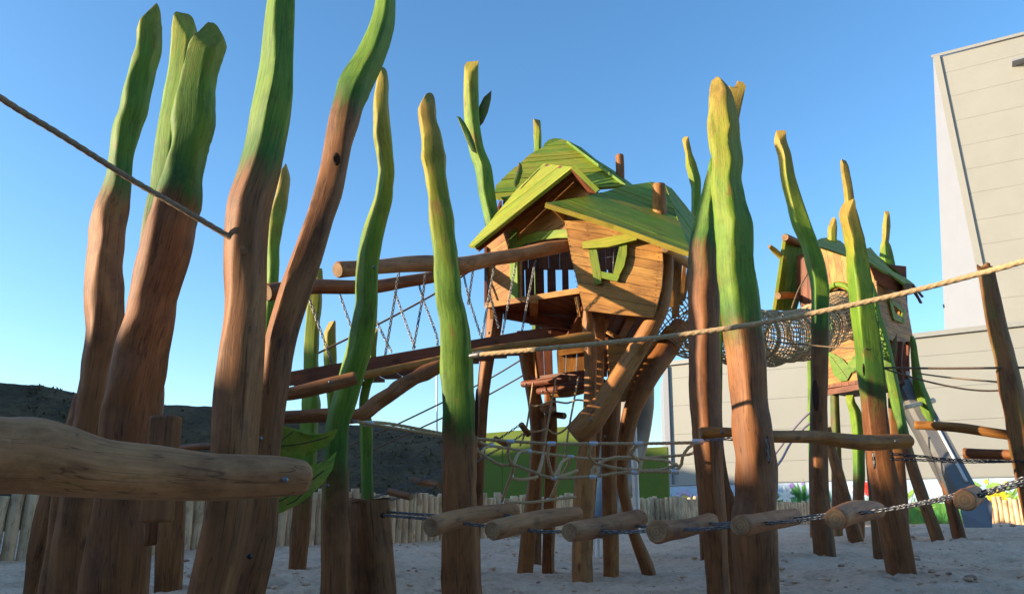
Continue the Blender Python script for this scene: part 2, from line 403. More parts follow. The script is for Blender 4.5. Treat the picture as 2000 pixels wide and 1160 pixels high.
def chain_mesh(mb, pts, L=.042, wd=.026, r=.0042):
    R = resample([tuple(p)+(0,) for p in pts], 8); Q = [Vector(q[:3]) for q in R]
    D = [0]
    for i in range(1, len(Q)): D.append(D[-1]+(Q[i]-Q[i-1]).length)
    pitch = L-2*r-.002; N = max(1, int(D[-1]/pitch)); k = 0
    for i in range(N):
        s = (i+.5)*D[-1]/N
        while k < len(D)-2 and D[k+1] < s: k += 1
        t = (s-D[k])/max(1e-9, D[k+1]-D[k]); c = Q[k].lerp(Q[k+1], t); d = (Q[k+1]-Q[k]).normalized()
        ref = Vector((0, 0, 1)) if abs(d.z) < .8 else Vector((0, 1, 0)); u = (ref-d*ref.dot(d)).normalized(); v = d.cross(u)
        a = (pi/4 if i % 2 else -pi/4) + .12*noise.noise(Vector((i*1.3, 0, 0))); U = u*cos(a)+v*sin(a); W = d.cross(U)
        cen = []; hl = (L-wd)/2; rr = wd/2-r
        for q in range(12):
            th = 2*pi*q/12; cen.append((cos(th)*rr + (hl if cos(th) > 0 else -hl), sin(th)*rr, cos(th), sin(th)))
        rings = []
        for cx, cy, nx, ny in cen:
            ring = []
            for m_ in range(5):
                ph = 2*pi*m_/5; o = cos(ph)*r; h = sin(ph)*r
                ring.append(mb.vert(c + d*(cx+nx*o) + U*(cy+ny*o) + W*h))
            rings.append(ring)
        for q in range(12):
            A, B = rings[q], rings[(q+1) % 12]
            for m_ in range(5): mb.face((A[m_], A[(m_+1) % 5], B[(m_+1) % 5], B[m_]))
def chain(label, pts, name='chain', parent=None, group=None, mat='galvanised', **kw):
    mb = MB(); chain_mesh(mb, PP(pts), **kw)
    if parent is not None: return mb.build(name, mat, parent)
    return mb.build(name, mat, None, origin=P(*pts[0]), **tags(label, 'chain', group))
def clip(poly, axis_f, lo, hi):
    def cut(pl, f):
        out = []
        for i in range(len(pl)):
            a, b = pl[i], pl[(i+1) % len(pl)]; fa, fb = f(a), f(b)
            if fa >= 0: out.append(a)
            if (fa >= 0) != (fb >= 0): t = fa/(fa-fb); out.append((a[0]+(b[0]-a[0])*t, a[1]+(b[1]-a[1])*t))
        return out
    p = cut(poly, lambda q: axis_f(q)-lo)
    return cut(p, lambda q: hi-axis_f(q)) if p else p
def subtract(poly, hole):
    """poly minus convex hole -> list of polygons"""
    ar = sum(hole[i][0]*hole[(i+1) % len(hole)][1]-hole[(i+1) % len(hole)][0]*hole[i][1] for i in range(len(hole)))
    if ar < 0: hole = hole[::-1]
    out = []; rest = poly
    for i in range(len(hole)):
        a, b = hole[i], hole[(i+1) % len(hole)]
        f = lambda q: -((b[0]-a[0])*(q[1]-a[1])-(b[1]-a[1])*(q[0]-a[0]))   # >0 outside
        o = clip(rest, f, 0, 1e9)
        if o and len(o) >= 3: out.append(o)
        rest = clip(rest, f, -1e9, 0)
        if not rest or len(rest) < 3: break
    return out
def boards(mb, pts, n, bdir, width, thick, gap=.004, paint=None, tone=None, jit=.003, mi=0, phase=0, hole=None):
    """pts: planar 3-D polygon; boards run along bdir (3-D); extruded away from the camera side normal n"""
    u = (bdir-n*bdir.dot(n)).normalized(); v = n.cross(u); o = pts[0]
    p2 = [((p-o).dot(u), (p-o).dot(v)) for p in pts]
    vmin = min(q[1] for q in p2); vmax = max(q[1] for q in p2); y = vmin - phase*width; k = 0
    while y < vmax:
        wv = width*random.uniform(.92, 1.08); lo = max(y+gap/2, vmin-1); hi = y+wv-gap/2
        c = clip(p2, lambda q: q[1], lo, hi)
        y += wv; k += 1
        if not c or len(c) < 3: continue
        off = random.uniform(-jit, jit); t0 = random.random(); ou, ov = random.random()*40, random.random()*40
        pv = paint(k) if callable(paint) else (paint or 0.); tn = tone(k) if callable(tone) else (random.uniform(.2, .8) if tone is None else tone)
        pieces = [c] if hole is None else subtract(c, [((p-o).dot(u), (p-o).dot(v)) for p in hole])
        for c in pieces:
         cc = [c[0]]
         for q in c[1:]:
            if (q[0]-cc[-1][0])**2+(q[1]-cc[-1][1])**2 > 1e-8: cc.append(q)
         if len(cc) < 3: continue
         fr = []; bk = []
         for q in cc:
            w3 = o+u*q[0]+v*q[1]
            fr.append(mb.vert(w3+n*off, (q[1]+ov, 0, q[0]+ou), pv, tn)); bk.append(mb.vert(w3+n*(off-thick), (q[1]+ov, thick, q[0]+ou), pv, tn))
         mb.face(tuple(fr), mi, False); mb.face(tuple(bk[::-1]), mi, False)
         m = len(fr)
         for i in range(m): mb.face((fr[i], bk[i], bk[(i+1) % m], fr[(i+1) % m]), mi, False)
def panel(name, parent, pl, poly, bpx, width, thick, mat='board_wood', paint=None, tone=None, tagd=None, **kw):
    mb = MB(); pts = [pl.hit(x, y) for x, y in poly]
    if kw.get('hole'): kw['hole'] = [pl.hit(x, y) for x, y in kw['hole']]
    a, b = pl.hit(*bpx[0]), pl.hit(*bpx[1])
    boards(mb, pts, pl.n, b-a, width, thick, paint=paint, tone=tone, **kw)
    if parent is None: return mb.build(name, mat, None, sharp=20, **tagd)
    return mb.build(name, mat, parent, sharp=20)
def slab(mb, pts, n, thick, paint=0., tone=.5, mi=0, along=None, off=0):
    u = along.normalized() if along is not None else (pts[1]-pts[0]).normalized(); v = n.cross(u); o = pts[0]; r = random.random()*30
    A = []; B = []
    for p in pts:
        g = ((p-o).dot(v)+r, 0, (p-o).dot(u)+r)
        A.append(mb.vert(p+n*off, g, paint, tone)); B.append(mb.vert(p+n*(off-thick), (g[0], thick, g[2]), paint, tone))
    mb.face(tuple(A), mi, False); mb.face(tuple(B[::-1]), mi, False); m = len(A)
    for i in range(m): mb.face((A[i], B[i], B[(i+1) % m], A[(i+1) % m]), mi, False)
def bolt(parent, px, py, Y, r=.012, mat='galvanised', name='bolt'):
    p = P(px, py, Y); d = (CAM-p).normalized(); mb = MB(); u = d.orthogonal().normalized(); v = d.cross(u); rings = []
    for a in range(4):
        t = a/3*pi/2
        rings.append([mb.vert(p+d*sin(t)*r*.6+(u*cos(b*pi/5)+v*sin(b*pi/5))*max(.05, cos(t))*r) for b in range(10)])
    for a in range(3):
        for b in range(10): mb.face((rings[a][b], rings[a][(b+1) % 10], rings[a+1][(b+1) % 10], rings[a+1][b]))
    mb.face(tuple(rings[3]))
    return mb.build(name, mat, parent)
def boxbetween(mb, a, b, wd, hg, up=Vector((0, 0, 1)), paint=0., tone=.5, mi=0):
    d = (b-a).normalized(); s = d.cross(up).normalized(); t = s.cross(d); L = (b-a).length; r = random.random()*30
    V = []
    for k, e in ((0, a), (L, b)):
        for x, y in ((-1, -1), (1, -1), (1, 1), (-1, 1)): V.append(mb.vert(e+s*x*wd/2+t*y*hg/2, (x*wd/2+r, y*hg/2+r, k+r), paint, tone))
    for f in ((0, 1, 2, 3), (7, 6, 5, 4), (0, 4, 5, 1), (1, 5, 6, 2), (2, 6, 7, 3), (3, 7, 4, 0)): mb.face(tuple(V[i] for i in f), mi, False)
# ================================================================== SETTING
def make_sand():
    mb = MB(); nx, ny = 380, 330; 
    for j in range(ny):
        y = 1.0*(48/1.0)**(j/(ny-1)); hw = 5+1.0*y
        for i in range(nx):
            x = -hw+2*hw*i/(nx-1); z = ground(x, y)
            a = noise.noise(Vector((x*.9, y*.9, 0)))*.035
            b = noise.noise(Vector((x*3.1, y*3.1, 3)))*.03
            c = abs(noise.noise(Vector((x*6.5, y*6.5, 7))))*.065
            d = noise.noise(Vector((x*16, y*16, 9)))*.02
            f = 1 if y < 16 else .6
            mb.vert((x, y, z+(a+b-c+d)*f), (x, y, 0))
    for j in range(ny-1):
        for i in range(nx-1):
            k = j*nx+i; mb.face((k, k+1, k+nx+1, k+nx))
    mb.build('sand', 'sand', origin=(0, 0, 0), kind='structure')
make_sand()
mb = MB(); ids = [mb.vert(p) for p in ((-1500, -1500, -.5), (1500, -1500, -.5), (1500, 1500, -.5), (-1500, 1500, -.5))]; mb.face(tuple(ids), 0, False)
mb.build('ground', 'sand', origin=(0, 0, -.5), kind='structure')
# clods and small stones lying in the sand
mb = MB(); rs = random.Random(3)
for i in range(1100):
    y = 5.5+rs.random()**1.5*13; x = (rs.random()*2-1)*(.75*y); r = rs.choice([.009, .012, .015, .02, .035])*rs.uniform(.7, 1.2)
    if r > .035 and rs.random() < .5: r *= .5
    z = ground(x, y)+noise.noise(Vector((x*.9, y*.9, 0)))*.035+noise.noise(Vector((x*3.1, y*3.1, 3)))*.03-abs(noise.noise(Vector((x*6.5, y*6.5, 7))))*.045
    ic = bmesh.new(); bmesh.ops.create_icosphere(ic, subdivisions=1, radius=1)
    b0 = len(mb.v)
    for v in ic.verts:
        k = 1+.5*noise.noise(v.co*1.7+Vector((i*3.3, 0, 0)))
        mb.vert((x+v.co.x*r*k*1.3, y+v.co.y*r*k, z+v.co.z*r*k*.6+r*.15), (v.co.x, v.co.y, v.co.z))
    for f in ic.faces: mb.face(tuple(b0+v.index for v in f.verts), 1 if i % 4 == 0 else 0)
    ic.free()
mb.build('sand_clods', ['sand', 'soil_clod'], origin=(0, 6, 0), kind='stuff', label='loose clods and small stones scattered over the sand', category='sand clods')

# embankment on the left, behind the palisade
RIDGE = [(-2200, 560, 9), (-900, 640, 14), (-420, 690, 18), (0, 745, 20), (80, 752, 20.2), (150, 768, 20.5), (250, 786, 21), (400, 793, 21.5), (540, 806, 22), (690, 828, 22.5), (780, 838, 23), (860, 851, 23), (950, 874, 23), (1000, 920, 22.6), (1045, 965, 22), (1080, 1003, 21.5)]
def make_hill():
    mb = MB(); rid = [P(*r) for r in RIDGE]; rows = []
    R = resample([(p.x, p.y, p.z, 0) for p in rid], 14)
    nx = len(R); nk = 26
    for i, r in enumerate(R):
        rp = Vector(r[:3]); 
        toe = Vector((rp.x*.72+.3, min(rp.y-4.5, 17), .1)) if rp.y > 16 else Vector((rp.x+3.6, rp.y-1, .1))
        col = []
        for k in range(nk):
            t = k/(nk-1)
            if t < .8:
                s = t/.8; p = toe.lerp(rp, s); p.z = toe.z+(rp.z-toe.z)*(s**.9*(1.0))
            else:
                s = (t-.8)/.2; p = rp+Vector((rp.x*.12, 7, 0)).normalized()*s*8; p.z = rp.z - s*s*2.2
            bump = noise.noise(p*.9)*.16+noise.noise(p*2.7)*.07+abs(noise.noise(p*7))*.06
            p.z += bump*min(1, t*3)*(.45 if .7 < t < .9 else 1)
            col.append(mb.vert(p, (p.x, p.y, p.z)))
        rows.append(col)
    for i in range(nx-1):
        for k in range(nk-1): mb.face((rows[i][k], rows[i+1][k], rows[i+1][k+1], rows[i][k+1]))
    mb.build('embankment', 'scrub_soil', origin=(0, 20, 0), kind='structure')
    g = MB(); rs = random.Random(5)
    for q in range(1600):
        i = rs.randrange(nx-1); k = min(nk-2, int(rs.random()**.6*nk*.86)); a = g_v = mb.v[rows[i][k]].lerp(mb.v[rows[i+1][k+1]], rs.random())
        sz = rs.uniform(.03, .09); 
        for m_ in range(3):
            d = Vector((rs.uniform(-1, 1), rs.uniform(-1, 1), rs.uniform(.3, 1.2)))*sz; s = Vector((rs.uniform(-1, 1), rs.uniform(-1, 1), rs.uniform(-.3, .5)))*sz*.5
            ids = (g.vert(a-s), g.vert(a+d*.6-s*.6), g.vert(a+d), g.vert(a+s)); g.face(ids, 0, False)
    g.build('scrub', 'scrub_leaf', origin=(-5, 20, 1), kind='stuff', label='low dark scrub and dry weeds covering the embankment', category='scrub')
make_hill()

# unseen hall added off to the left, roofline shaped to shade the playground
t = thing('shade_block_left', (-19, 0, 0), 'unseen hall added at the left to shade the playground', 'building')
mb = MB()
prof = [(-30, 5.6), (-5, 4.9), (-1.2, 4.95), (-.3, 4.5), (.3, 4.35), (.9, 4.4), (1.46, 4.6), (2, 4.55), (3.2, 5.0), (5.3, 5.25), (9, 5.8), (12, 6.0), (14.5, 5.9), (15.0, 5.7), (15.5, 5.3), (17, 5.2)]
A = []
for y, z in prof: A.append((mb.vert((-16.5, y, -.4)), mb.vert((-16.5, y, z)), mb.vert((-24, y, z)), mb.vert((-24, y, -.4))))
for i in range(len(A)-1):
    a, b = A[i], A[i+1]
    for k in range(3): mb.face((a[k], b[k], b[k+1], a[k+1]), 0, False)
mb.face(A[0], 0, False); mb.face(A[-1][::-1], 0, False)
far = [[mb.vert((x, y, z)) for x, z in ((-24, -.4), (-24, h), (-34, h), (-34, -.4))] for y, h in ((15.2, 8.0), (31, 8.9))]
for k in range(3): mb.face((far[0][k], far[1][k], far[1][k+1], far[0][k+1]), 0, False)
mb.face(tuple(far[0]), 0, False); mb.face(tuple(far[1][::-1]), 0, False)
mb.build('wall', 'shade_block_grey', t)

t = thing('shade_block_rear', (0, -14, 0), 'unseen hall added behind the camera to darken surfaces facing it', 'building')  # unseen, added to cut sky light on camera-facing surfaces
mb = MB(); boxbetween(mb, Vector((-13, -16, 4)), Vector((45, -16, 4)), 10, 9.6); mb.build('wall', 'shade_block_grey', t)
# ---- distant halls
WD = (-.86, .51)
def cladding(name, parent, pl, poly, width, mat, thick=.12, gap=.03):
    mb = MB(); pts = [pl.hit(x, y) for x, y in poly]; u = Vector((WD[0], WD[1], 0)).normalized()
    st = random.getstate(); random.seed(1); boards(mb, pts, pl.n, u, width, thick, gap=gap, jit=0.0, phase=.2); random.setstate(st)
    slab(mb, [p-pl.n*(thick+.02) for p in pts], pl.n, .1)
    return mb.build(name, mat, parent)
low = vplane(1300, 710, 30, *WD); base = low.hit(1310, 1010)
hall = thing('low_hall', (base.x, base.y, .2), 'low cream panelled hall with flat roof behind the right treehouse', 'building')
cladding('wall', hall, low, [(1303, 716), (1930, 646), (2000, 637), (2600, 570), (2600, 1100), (1312, 1060), (1308, 890)], 1.05, 'cream_cladding', gap=.008, thick=.03)
def strip(name, parent, pl, a, b, wpx, mat, proud=.05, th=.12):
    p, q = pl.hit(*a)+pl.n*proud, pl.hit(*b)+pl.n*proud; mb = MB(); boxbetween(mb, p, q, th, wpx, up=pl.n.cross((q-p)).normalized()); return mb.build(name, mat, parent)
strip('roof_edge', hall, low, (1298, 711), (2600, 565), .16, 'trim_metal', .06)
strip('corner_trim', hall, low, (1301, 716), (1313, 1050), .2, 'white_cladding', .05)
strip('downpipe', hall, low, (1623, 780), (1645, 1000), .05, 'white_cladding', .05)
mb = MB(); a = low.hit(1300, 712); b = low.hit(1313, 1050); back = Vector((.9, 6, 0))   # return wall
i = [mb.vert(p) for p in (a, b, b+back, a+back)]; mb.face(tuple(i), 0, False)
r2 = low.hit(2600, 571); i = [mb.vert(p) for p in (a, a+back, r2+back, r2)]; mb.face(tuple(i), 0, False); mb.build('roof', 'white_cladding', hall)
up = vplane(1831, 113, 50, *WD); b2 = up.hit(1935, 640)
tall = thing('tall_hall', (b2.x, b2.y, 0), 'tall cream panelled hall with slanting white end face rising at the right', 'building')
cladding('wall', tall, up, [(1831, 113), (2000, 69), (2700, -110), (2700, 700), (1945, 700), (1920, 560)], 1.9, 'cream_cladding', gap=.014, thick=.05)
T3, B3 = up.hit(1829, 113), up.hit(1943, 690); pw = Plane(T3, B3, P(1845, 650, 56))
mb = MB(); slab(mb, [pw.hit(*q) for q in ((1821, 113), (1831, 113), (1945, 700), (1846, 700))], pw.n, .1, off=-.05); mb.build('end_face', 'white_cladding', tall)
strip('corner_trim', tall, up, (1829, 113), (1938, 640), .42, 'cream_cladding', .10)
strip('roof_edge', tall, up, (1819, 113), (2700, -110), .22, 'trim_metal', .1)
mb = MB(); q1, q2 = up.hit(1976, 130), up.hit(2040, 113); boxbetween(mb, q1+up.n*.4, q2+up.n*.4, .9, .12); mb.build('canopy', 'white_cladding', tall)
mb = MB(); q1 = pw.hit(1842, 598); boxbetween(mb, q1, q1+Vector((.25, -.1, 0)), .2, .25); mb.build('wall_lamp', 'dark_bolt', tall)

# ---- green rendered walls
def gwall(label, poly, Y, dirx, dx):
    pl = vplane(poly[0][0], poly[0][1], Y, *dirx); pts = [pl.hit(x, y) for x, y in poly]
    mb = MB(); slab(mb, pts, pl.n, .35); o = min(pts, key=lambda q: q.z)
    for s in dx:
        a, b = pl.hit(s, poly[0][1]+3), pl.hit(s, 1000); boxbetween(mb, a+pl.n*.004, b+pl.n*.004, .03, .012, up=pl.n)
    return mb.build('garden_wall', 'green_render', None, origin=o, **tags(label, 'wall', 'green walls behind the palisade'))
gwall('green rendered wall with sunlit top rising behind the treehouse legs', [(930, 847), (1150, 829), (1160, 1010), (930, 1010)], 18.5, (1, -.35), (980, 1060))
gwall('lower green rendered wall between treehouse legs and flower banner', [(1120, 881), (1303, 872), (1308, 1012), (1120, 1012)], 23.2, (1, -.3), ())
mb = MB(); a, b = P(853, 722, 26), P(854, 900, 26); wire(mb, [a, b], .03); mb.build('flagpole', 'white_post', None, origin=b, **tags('thin white flagpole against the sky beyond the embankment', 'pole'))
# white posts
def post(label, rows, Y, mat='white_post'):
    mb = MB(); tube(mb, pole_rows(rows, Y), seg=14, lump=0, sub=1, capmat=0); return mb.build('metal_post', mat, None, sharp=40, **tags(label, 'post'))
post('white metal post with small top pin between treehouse leg and slide tube', [(815, 1235, 1237), (832, 1235, 1237), (833, 1230, 1243), (1010, 1238, 1250)], 9.9)
post('thin white metal post between the two thick treehouse legs', [(826, 1172, 1176), (880, 1163, 1174), (1010, 1163, 1174)], 10.6)

# ---- printed flower banner
bl = vplane(1303, 948, 28, *WD); bo = bl.hit(1303, 1020)
ban = thing('printed_banner', (bo.x, bo.y, bo.z), 'long printed banner with big garden flowers on pale blue along the hall', 'banner')
mb = MB(); slab(mb, [bl.hit(*q) for q in ((1303, 948), (1700, 936), (2080, 928), (2080, 1040), (1303, 1040))], bl.n, .03); mb.build('banner_sheet', 'banner_blue', ban)
mb = MB(); wire(mb, [bl.hit(1296, 948)+bl.n*.03, bl.hit(1700, 936)+bl.n*.03, bl.hit(2090, 928)+bl.n*.03], .022)
for x in (1310, 1420, 1535, 1700, 1850, 1925, 1952, 1975, 2040): wire(mb, [bl.hit(x, 948-(x-1303)*.026)-bl.n*.05, bl.hit(x+3, 1035)-bl.n*.05], .02)
mb.build('banner_frame', 'trim_metal', ban)
def fl(poly2, mat, name, lift):
    mb = MB()
    for pl_ in poly2:
        ids = tuple(mb.vert(bl.hit(*q)+bl.n*lift) for q in pl_); mb.face(ids, 0, False)
    return mb.build(name, mat, ban)
rs = random.Random(11)
gr = []
for k in range(520):
    x = 1308+rs.random()*760; h = rs.uniform(12, 52)*(1.1 if x < 1700 else .95); b = 1008+rs.random()*12; dx = rs.uniform(-9, 9); wv = rs.uniform(1, 2.6)
    
    gr.append([(x-wv, b), (x+wv, b), (x+dx*.5+wv*.7, b-h*.6), (x+dx, b-h), (x+dx*.5-wv*.7, b-h*.6)])
fl(gr[:260], 'grass_print', 'printed_grass', .004); fl(gr[260:], 'leaf_print', 'printed_grass', .008)
fl([[(1306, 1035), (1306, 990), (1350, 984), (1400, 988), (1460, 980), (1520, 986), (1580, 979), (1640, 984), (1700, 980), (1760, 988), (1830, 982), (1900, 987), (1980, 982), (2080, 988), (2080, 1035)]], 'grass_print', 'printed_grass', .002)
def leafpoly(x, y, a, L, wd):
    pts = []
    for t, s in ((0, 0), (.25, .8), (.5, 1), (.8, .5), (1, 0), (.8, -.5), (.5, -1), (.25, -.8)):
        u, v = t*L, s*wd/2; pts.append((x+u*cos(a)-v*sin(a), y+u*sin(a)+v*cos(a)))
    return pts
lf = []; lf2 = []
for x, y, n, R in ((1330, 975, 10, 22), (1395, 975, 8, 30), (1525, 985, 12, 40), (1572, 975, 14, 42), (1556, 990, 10, 30), (1430, 980, 8, 26), (1640, 985, 9, 30), (1760, 985, 12, 42), (1800, 990, 9, 30), (1945, 975, 10, 36), (1975, 970, 8, 30), (1900, 985, 7, 24)):
    for k in range(n):
        (lf if x < 1700 else lf2).append(leafpoly(x+rs.uniform(-6, 6), y+rs.uniform(0, 14), -pi/2+rs.uniform(-1.2, 1.2), R*rs.uniform(.6, 1.1), rs.uniform(4, 8)))
for x, y, a, L, wd in ((1885, 945, .1, 32, 14), (1925, 950, .3, 34, 12), (1925, 950, -.2, 30, 10), (1990, 945, 2.9, 30, 10), (1750, 960, .6, 24, 9), (1785, 955, 2.2, 24, 9)): lf2.append(leafpoly(x, y, a, L, wd))
fl(lf, 'leaf_print', 'printed_leaves', .012); fl(lf2, 'leaf_print_sunlit', 'printed_leaves', .012)
def flower(x, y, R, n, mat, heart, sq=.75, ang=0, hr=.28):
    fl([leafpoly(x, y, ang+2*pi*k/n, R*(1 if k % 2 else .88), R*.34) for k in range(n)], mat, 'printed_flower', .016+rs.random()*.006)
    if heart: fl([[(x+cos(a*pi/5)*R*hr, y+sin(a*pi/5)*R*hr*sq) for a in range(10)]], heart, 'flower_heart', .026)
flower(1337, 972, 19, 16, 'petal_lilac', 'flower_heart', hr=.42); flower(1366, 968, 10, 12, 'petal_lilac', 'flower_heart')
flower(1535, 968, 20, 7, 'petal_white', None); flower(1546, 948, 7, 9, 'petal_violet', None); flower(1568, 943, 5, 8, 'petal_violet', None)
flower(1697, 951, 15, 14, 'petal_red', None); flower(1698, 960, 12, 12, 'petal_red', None); flower(1517, 985, 5, 8, 'petal_red', None)
flower(1947, 975, 27, 18, 'petal_yellow', 'flower_heart'); flower(1963, 945, 8, 6, 'petal_yellow', None); flower(1926, 940, 7, 6, 'petal_yellow', None)
flower(1664, 955, 9, 7, 'petal_white', None); flower(1830, 975, 8, 9, 'petal_white', None)

# ---- palisade of debarked stakes
def fence_run(label, pts, spacing=.135):
    """pts (px, base_py, Y) along the foot of the fence"""
    W = [P(*p) for p in pts]; D = [0]
    for i in range(1, len(W)): D.append(D[-1]+(W[i]-W[i-1]).length)
    root = thing('palisade', W[0], label, 'fence', 'palisade runs around the sand')
    rs = random.Random(len(label)); protos = []
    for v in range(7):
        mb = MB(); r = .064*rs.uniform(.88, 1.1); h = .66*rs.uniform(.94, 1.05); bend = rs.uniform(-.02, .02)
        rows = [(0, 0, -.25, r*1.04, 0, rs.random()), (bend*.5, 0, h*.35, r*rs.uniform(.95, 1.05), 0, .5), (bend, bend*.5, h*.7, r, 0, .5), (0, 0, h-.012, r*.97, 0, .5), (0, 0, h, r*.86, 0, .5)]
        tube(mb, rows, seg=12, seed=v+len(label), lump=.14, sub=2, capmat=1, caps=(False, True))
        ob = mb.build('stake', ['stake_wood', 'end_grain'], root, sharp=50) if False else None
        me_ob = mb.build('stake', ['stake_wood', 'end_grain'], None, origin=(0, 0, 0)); protos.append(me_ob.data); bpy.data.objects.remove(me_ob)
    s = 0; k = 0; n = 0
    while s < D[-1] and n < 100:
        while k < len(D)-2 and D[k+1] < s: k += 1
        t = (s-D[k])/(D[k+1]-D[k]); p = W[k].lerp(W[k+1], t)
        o = bpy.data.objects.new('stake', protos[rs.randrange(7)]); C.objects.link(o); o.parent = root
        o.location = p-W[0]+Vector((0, 0, -.02+rs.uniform(-.035, .045))); o.rotation_euler = (rs.uniform(-.02, .02), rs.uniform(-.03, .035), rs.uniform(0, 6.28))
        o.scale = (1, 1, 1)
        s += spacing*rs.uniform(.9, 1.04); n += 1
fence_run('pale palisade run behind the near beam and left poles', [(-330, 1110, 7.3), (-120, 1098, 7.7), (0, 1088, 8.0), (120, 1080, 8.4), (300, 1070, 9.2), (420, 1066, 9.7), (520, 1062, 10.2)])
fence_run('pale palisade run in the middle below the dark embankment', [(525, 1062, 10.25), (600, 1060, 10.5), (700, 1058, 11), (780, 1057, 11.6), (900, 1050, 12.6), (1000, 1046, 13.8), (1060, 1042, 14.6), (1100, 1036, 15.6)])
fence_run('pale palisade run with wavy top in front of the green walls', [(1105, 1036, 15.7), (1160, 1033, 17.2), (1230, 1029, 19), (1280, 1026, 20), (1330, 1025, 19.5), (1400, 1025, 21), (1520, 1024, 23)])
fence_run('pale palisade run below the flower banner at the right', [(1526, 1024, 23.1), (1640, 1026, 24.5), (1760, 1027, 25), (1880, 1027, 24)])
fence_run('pale palisade run at the far right beyond the slide outlet', [(1890, 1026, 23), (1935, 1024, 20), (2060, 1024, 18.6), (2300, 1030, 15)])
# ================================================================== FREE STANDING CARVED POLES
pole('leftmost tall pole, brown below and green above with an olive pointed tip', [(8,299,307),(25,287,312),(50,271,312),(95,267,311),(130,258,302),(170,245,293),(215,234,284),(250,225,272),(300,219,262),(345,212,257),(400,192,250),(450,180,243),(500,176,238),(560,172,237),(640,172,235),(680,168,230),(740,160,221),(800,150,213),(840,143,203),(965,125,187),(1060,108,172),(1160,98,160)], 4.6, (420, 270, -40), .35)
pole('short brown prop leaning against the foot of the leftmost pole', [(768,147,158),(800,138,156),(835,128,156),(965,82,117),(1020,68,106),(1085,55,92),(1160,46,74)], 5.3, None, .3)
pole('slim yellowish prop squeezed between leaning prop and leftmost pole', [(940,105,128),(1000,98,120),(1060,92,114),(1160,74,106)], 5.1, None, .6)
pole('tall green pole with blunt olive tip half hidden behind its thicker neighbour', [(24,347,368),(34,342,376),(60,340,382),(100,338,382),(150,332,378),(225,316,362),(310,305,352),(370,297,348),(430,285,342),(560,266,330),(650,258,328),(740,252,320),(810,248,318),(980,235,300),(1160,220,285)], 5.0, (520, 300, -30), .7)
pole('very thick brown pole with broad green chisel tip, left of the rope end', [(42,407,417),(60,396,428),(83,381,440),(107,367,434),(130,362,426),(170,352,416),(205,345,414),(240,341,414),(300,332,401),(350,320,391),(400,301,390),(450,285,378),(520,270,360),(580,257,342),(620,248,336),(680,228,326),(745,212,316),(805,204,304),(850,200,298),(980,188,285),(1060,175,280),(1160,162,271)], 4.0, (430, 330, -30), .15)
pole('short brown stub post below the boxy block, right of the thick brown pole', [(890,320,350),(915,315,357),(980,310,364),(1060,305,363),(1160,300,357)], 6.2, None, .3)
t_D = pole('tall pole that the near rope is tied to, green top leaving the picture', [(-160,538,580),(-60,532,576),(0,527,574),(60,520,573),(120,514,574),(175,505,575),(225,495,567),(270,487,557),(300,480,552),(350,466,543),(400,450,531),(450,445,523),(500,443,518),(580,441,515),(680,430,511),(755,424,506),(820,419,502),(880,415,499),(975,405,491),(1055,390,478),(1160,367,453)], 3.6, (390, 230, -300), .45)
pole('tall S-curved pole with a large dark knot, green top leaving the picture', [(-150,742,775),(-60,738,772),(0,733,770),(50,722,768),(110,697,752),(150,668,735),(175,655,724),(200,650,712),(235,642,704),(280,635,691),(330,625,680),(380,610,670),(425,597,655),(500,569,634),(560,545,615),(630,523,591),(683,511,578),(733,506,570),(806,502,558),(880,499,548),(1000,489,546),(1080,475,538),(1160,453,522)], 3.95, (265, 130, -300), .5)
t_F = pole('slender wavy green pole carrying two carved leaves at its foot', [(131,746,752),(142,741,756),(165,736,758),(200,731,758),(265,731,763),(300,737,767),(335,741,770),(365,737,768),(395,731,765),(455,710,749),(515,699,740),(560,697,739),(600,695,738),(655,685,732),(715,670,716),(780,652,698),(830,639,684),(896,633,679),(938,630,681),(1049,629,683),(1160,628,683)], 5.0, (990, 780, 110), .5, fac=.7)
t_G = pole('thick pale green pole standing alone left of the big treehouse', [(181,841,846),(190,828,850),(215,815,853),(240,818,857),(265,821,864),(305,819,872),(340,828,873),(390,835,880),(435,838,890),(480,845,892),(540,848,901),(590,850,908),(645,857,919),(730,861,926),(805,865,931),(880,866,934),(980,864,935),(1080,861,940),(1160,862,944)], 4.8, (900, 760, 230), .45, fac=.6)
pole('small yellow-green pole behind the log ends of the swing bridge', [(320,551,562),(340,545,566),(380,538,562),(430,523,556),(480,520,546),(555,518,543),(620,514,535),(700,508,532),(800,504,528)], 8.0, (820, 600, 360), .5)
pole('green pole with bulging shoulder left of the smallest yellow stump pole', [(523,621,629),(545,610,631),(560,607,629),(610,600,628),(660,596,622),(715,595,623),(762,592,622),(790,590,625),(835,586,621),(900,580,618),(985,572,611),(1045,568,606),(1100,564,600)], 7.5, (1010, 880, 480), .4)
pole('smallest yellow-green pole with flat cut top behind the swing bridge', [(627,638,655),(645,635,656),(680,634,657),(700,634,657),(740,636,656),(795,640,652),(870,640,654)], 8.8, (950, 800, 640), .5)
pole('thin green pole rising behind the wavy pole, foot hidden by the stump', [(641,732,738),(655,728,738),(679,724,736),(733,717,733),(751,708,726),(788,701,720),(824,703,727),(900,704,729),(975,705,731),(1020,706,731)], 7.0, (1100, 800, 640), .5)
t_st = pole('short thick stump with flat cut top holding the first chains', [(977,685,761),(983,683,763),(1050,683,766),(1160,686,773)], 5.3, None, .55, name='stump_post', cat='stump', lump=.05)
pole('slim green pole with yellow tip right of the big roof', [(267,1334,1344),(272,1333,1345),(300,1339,1351),(322,1340,1359),(350,1347,1367),(368,1351,1368),(399,1351,1366),(424,1351,1365),(520,1352,1366),(640,1355,1370)], 9.4, (700, 420, 280), .5)
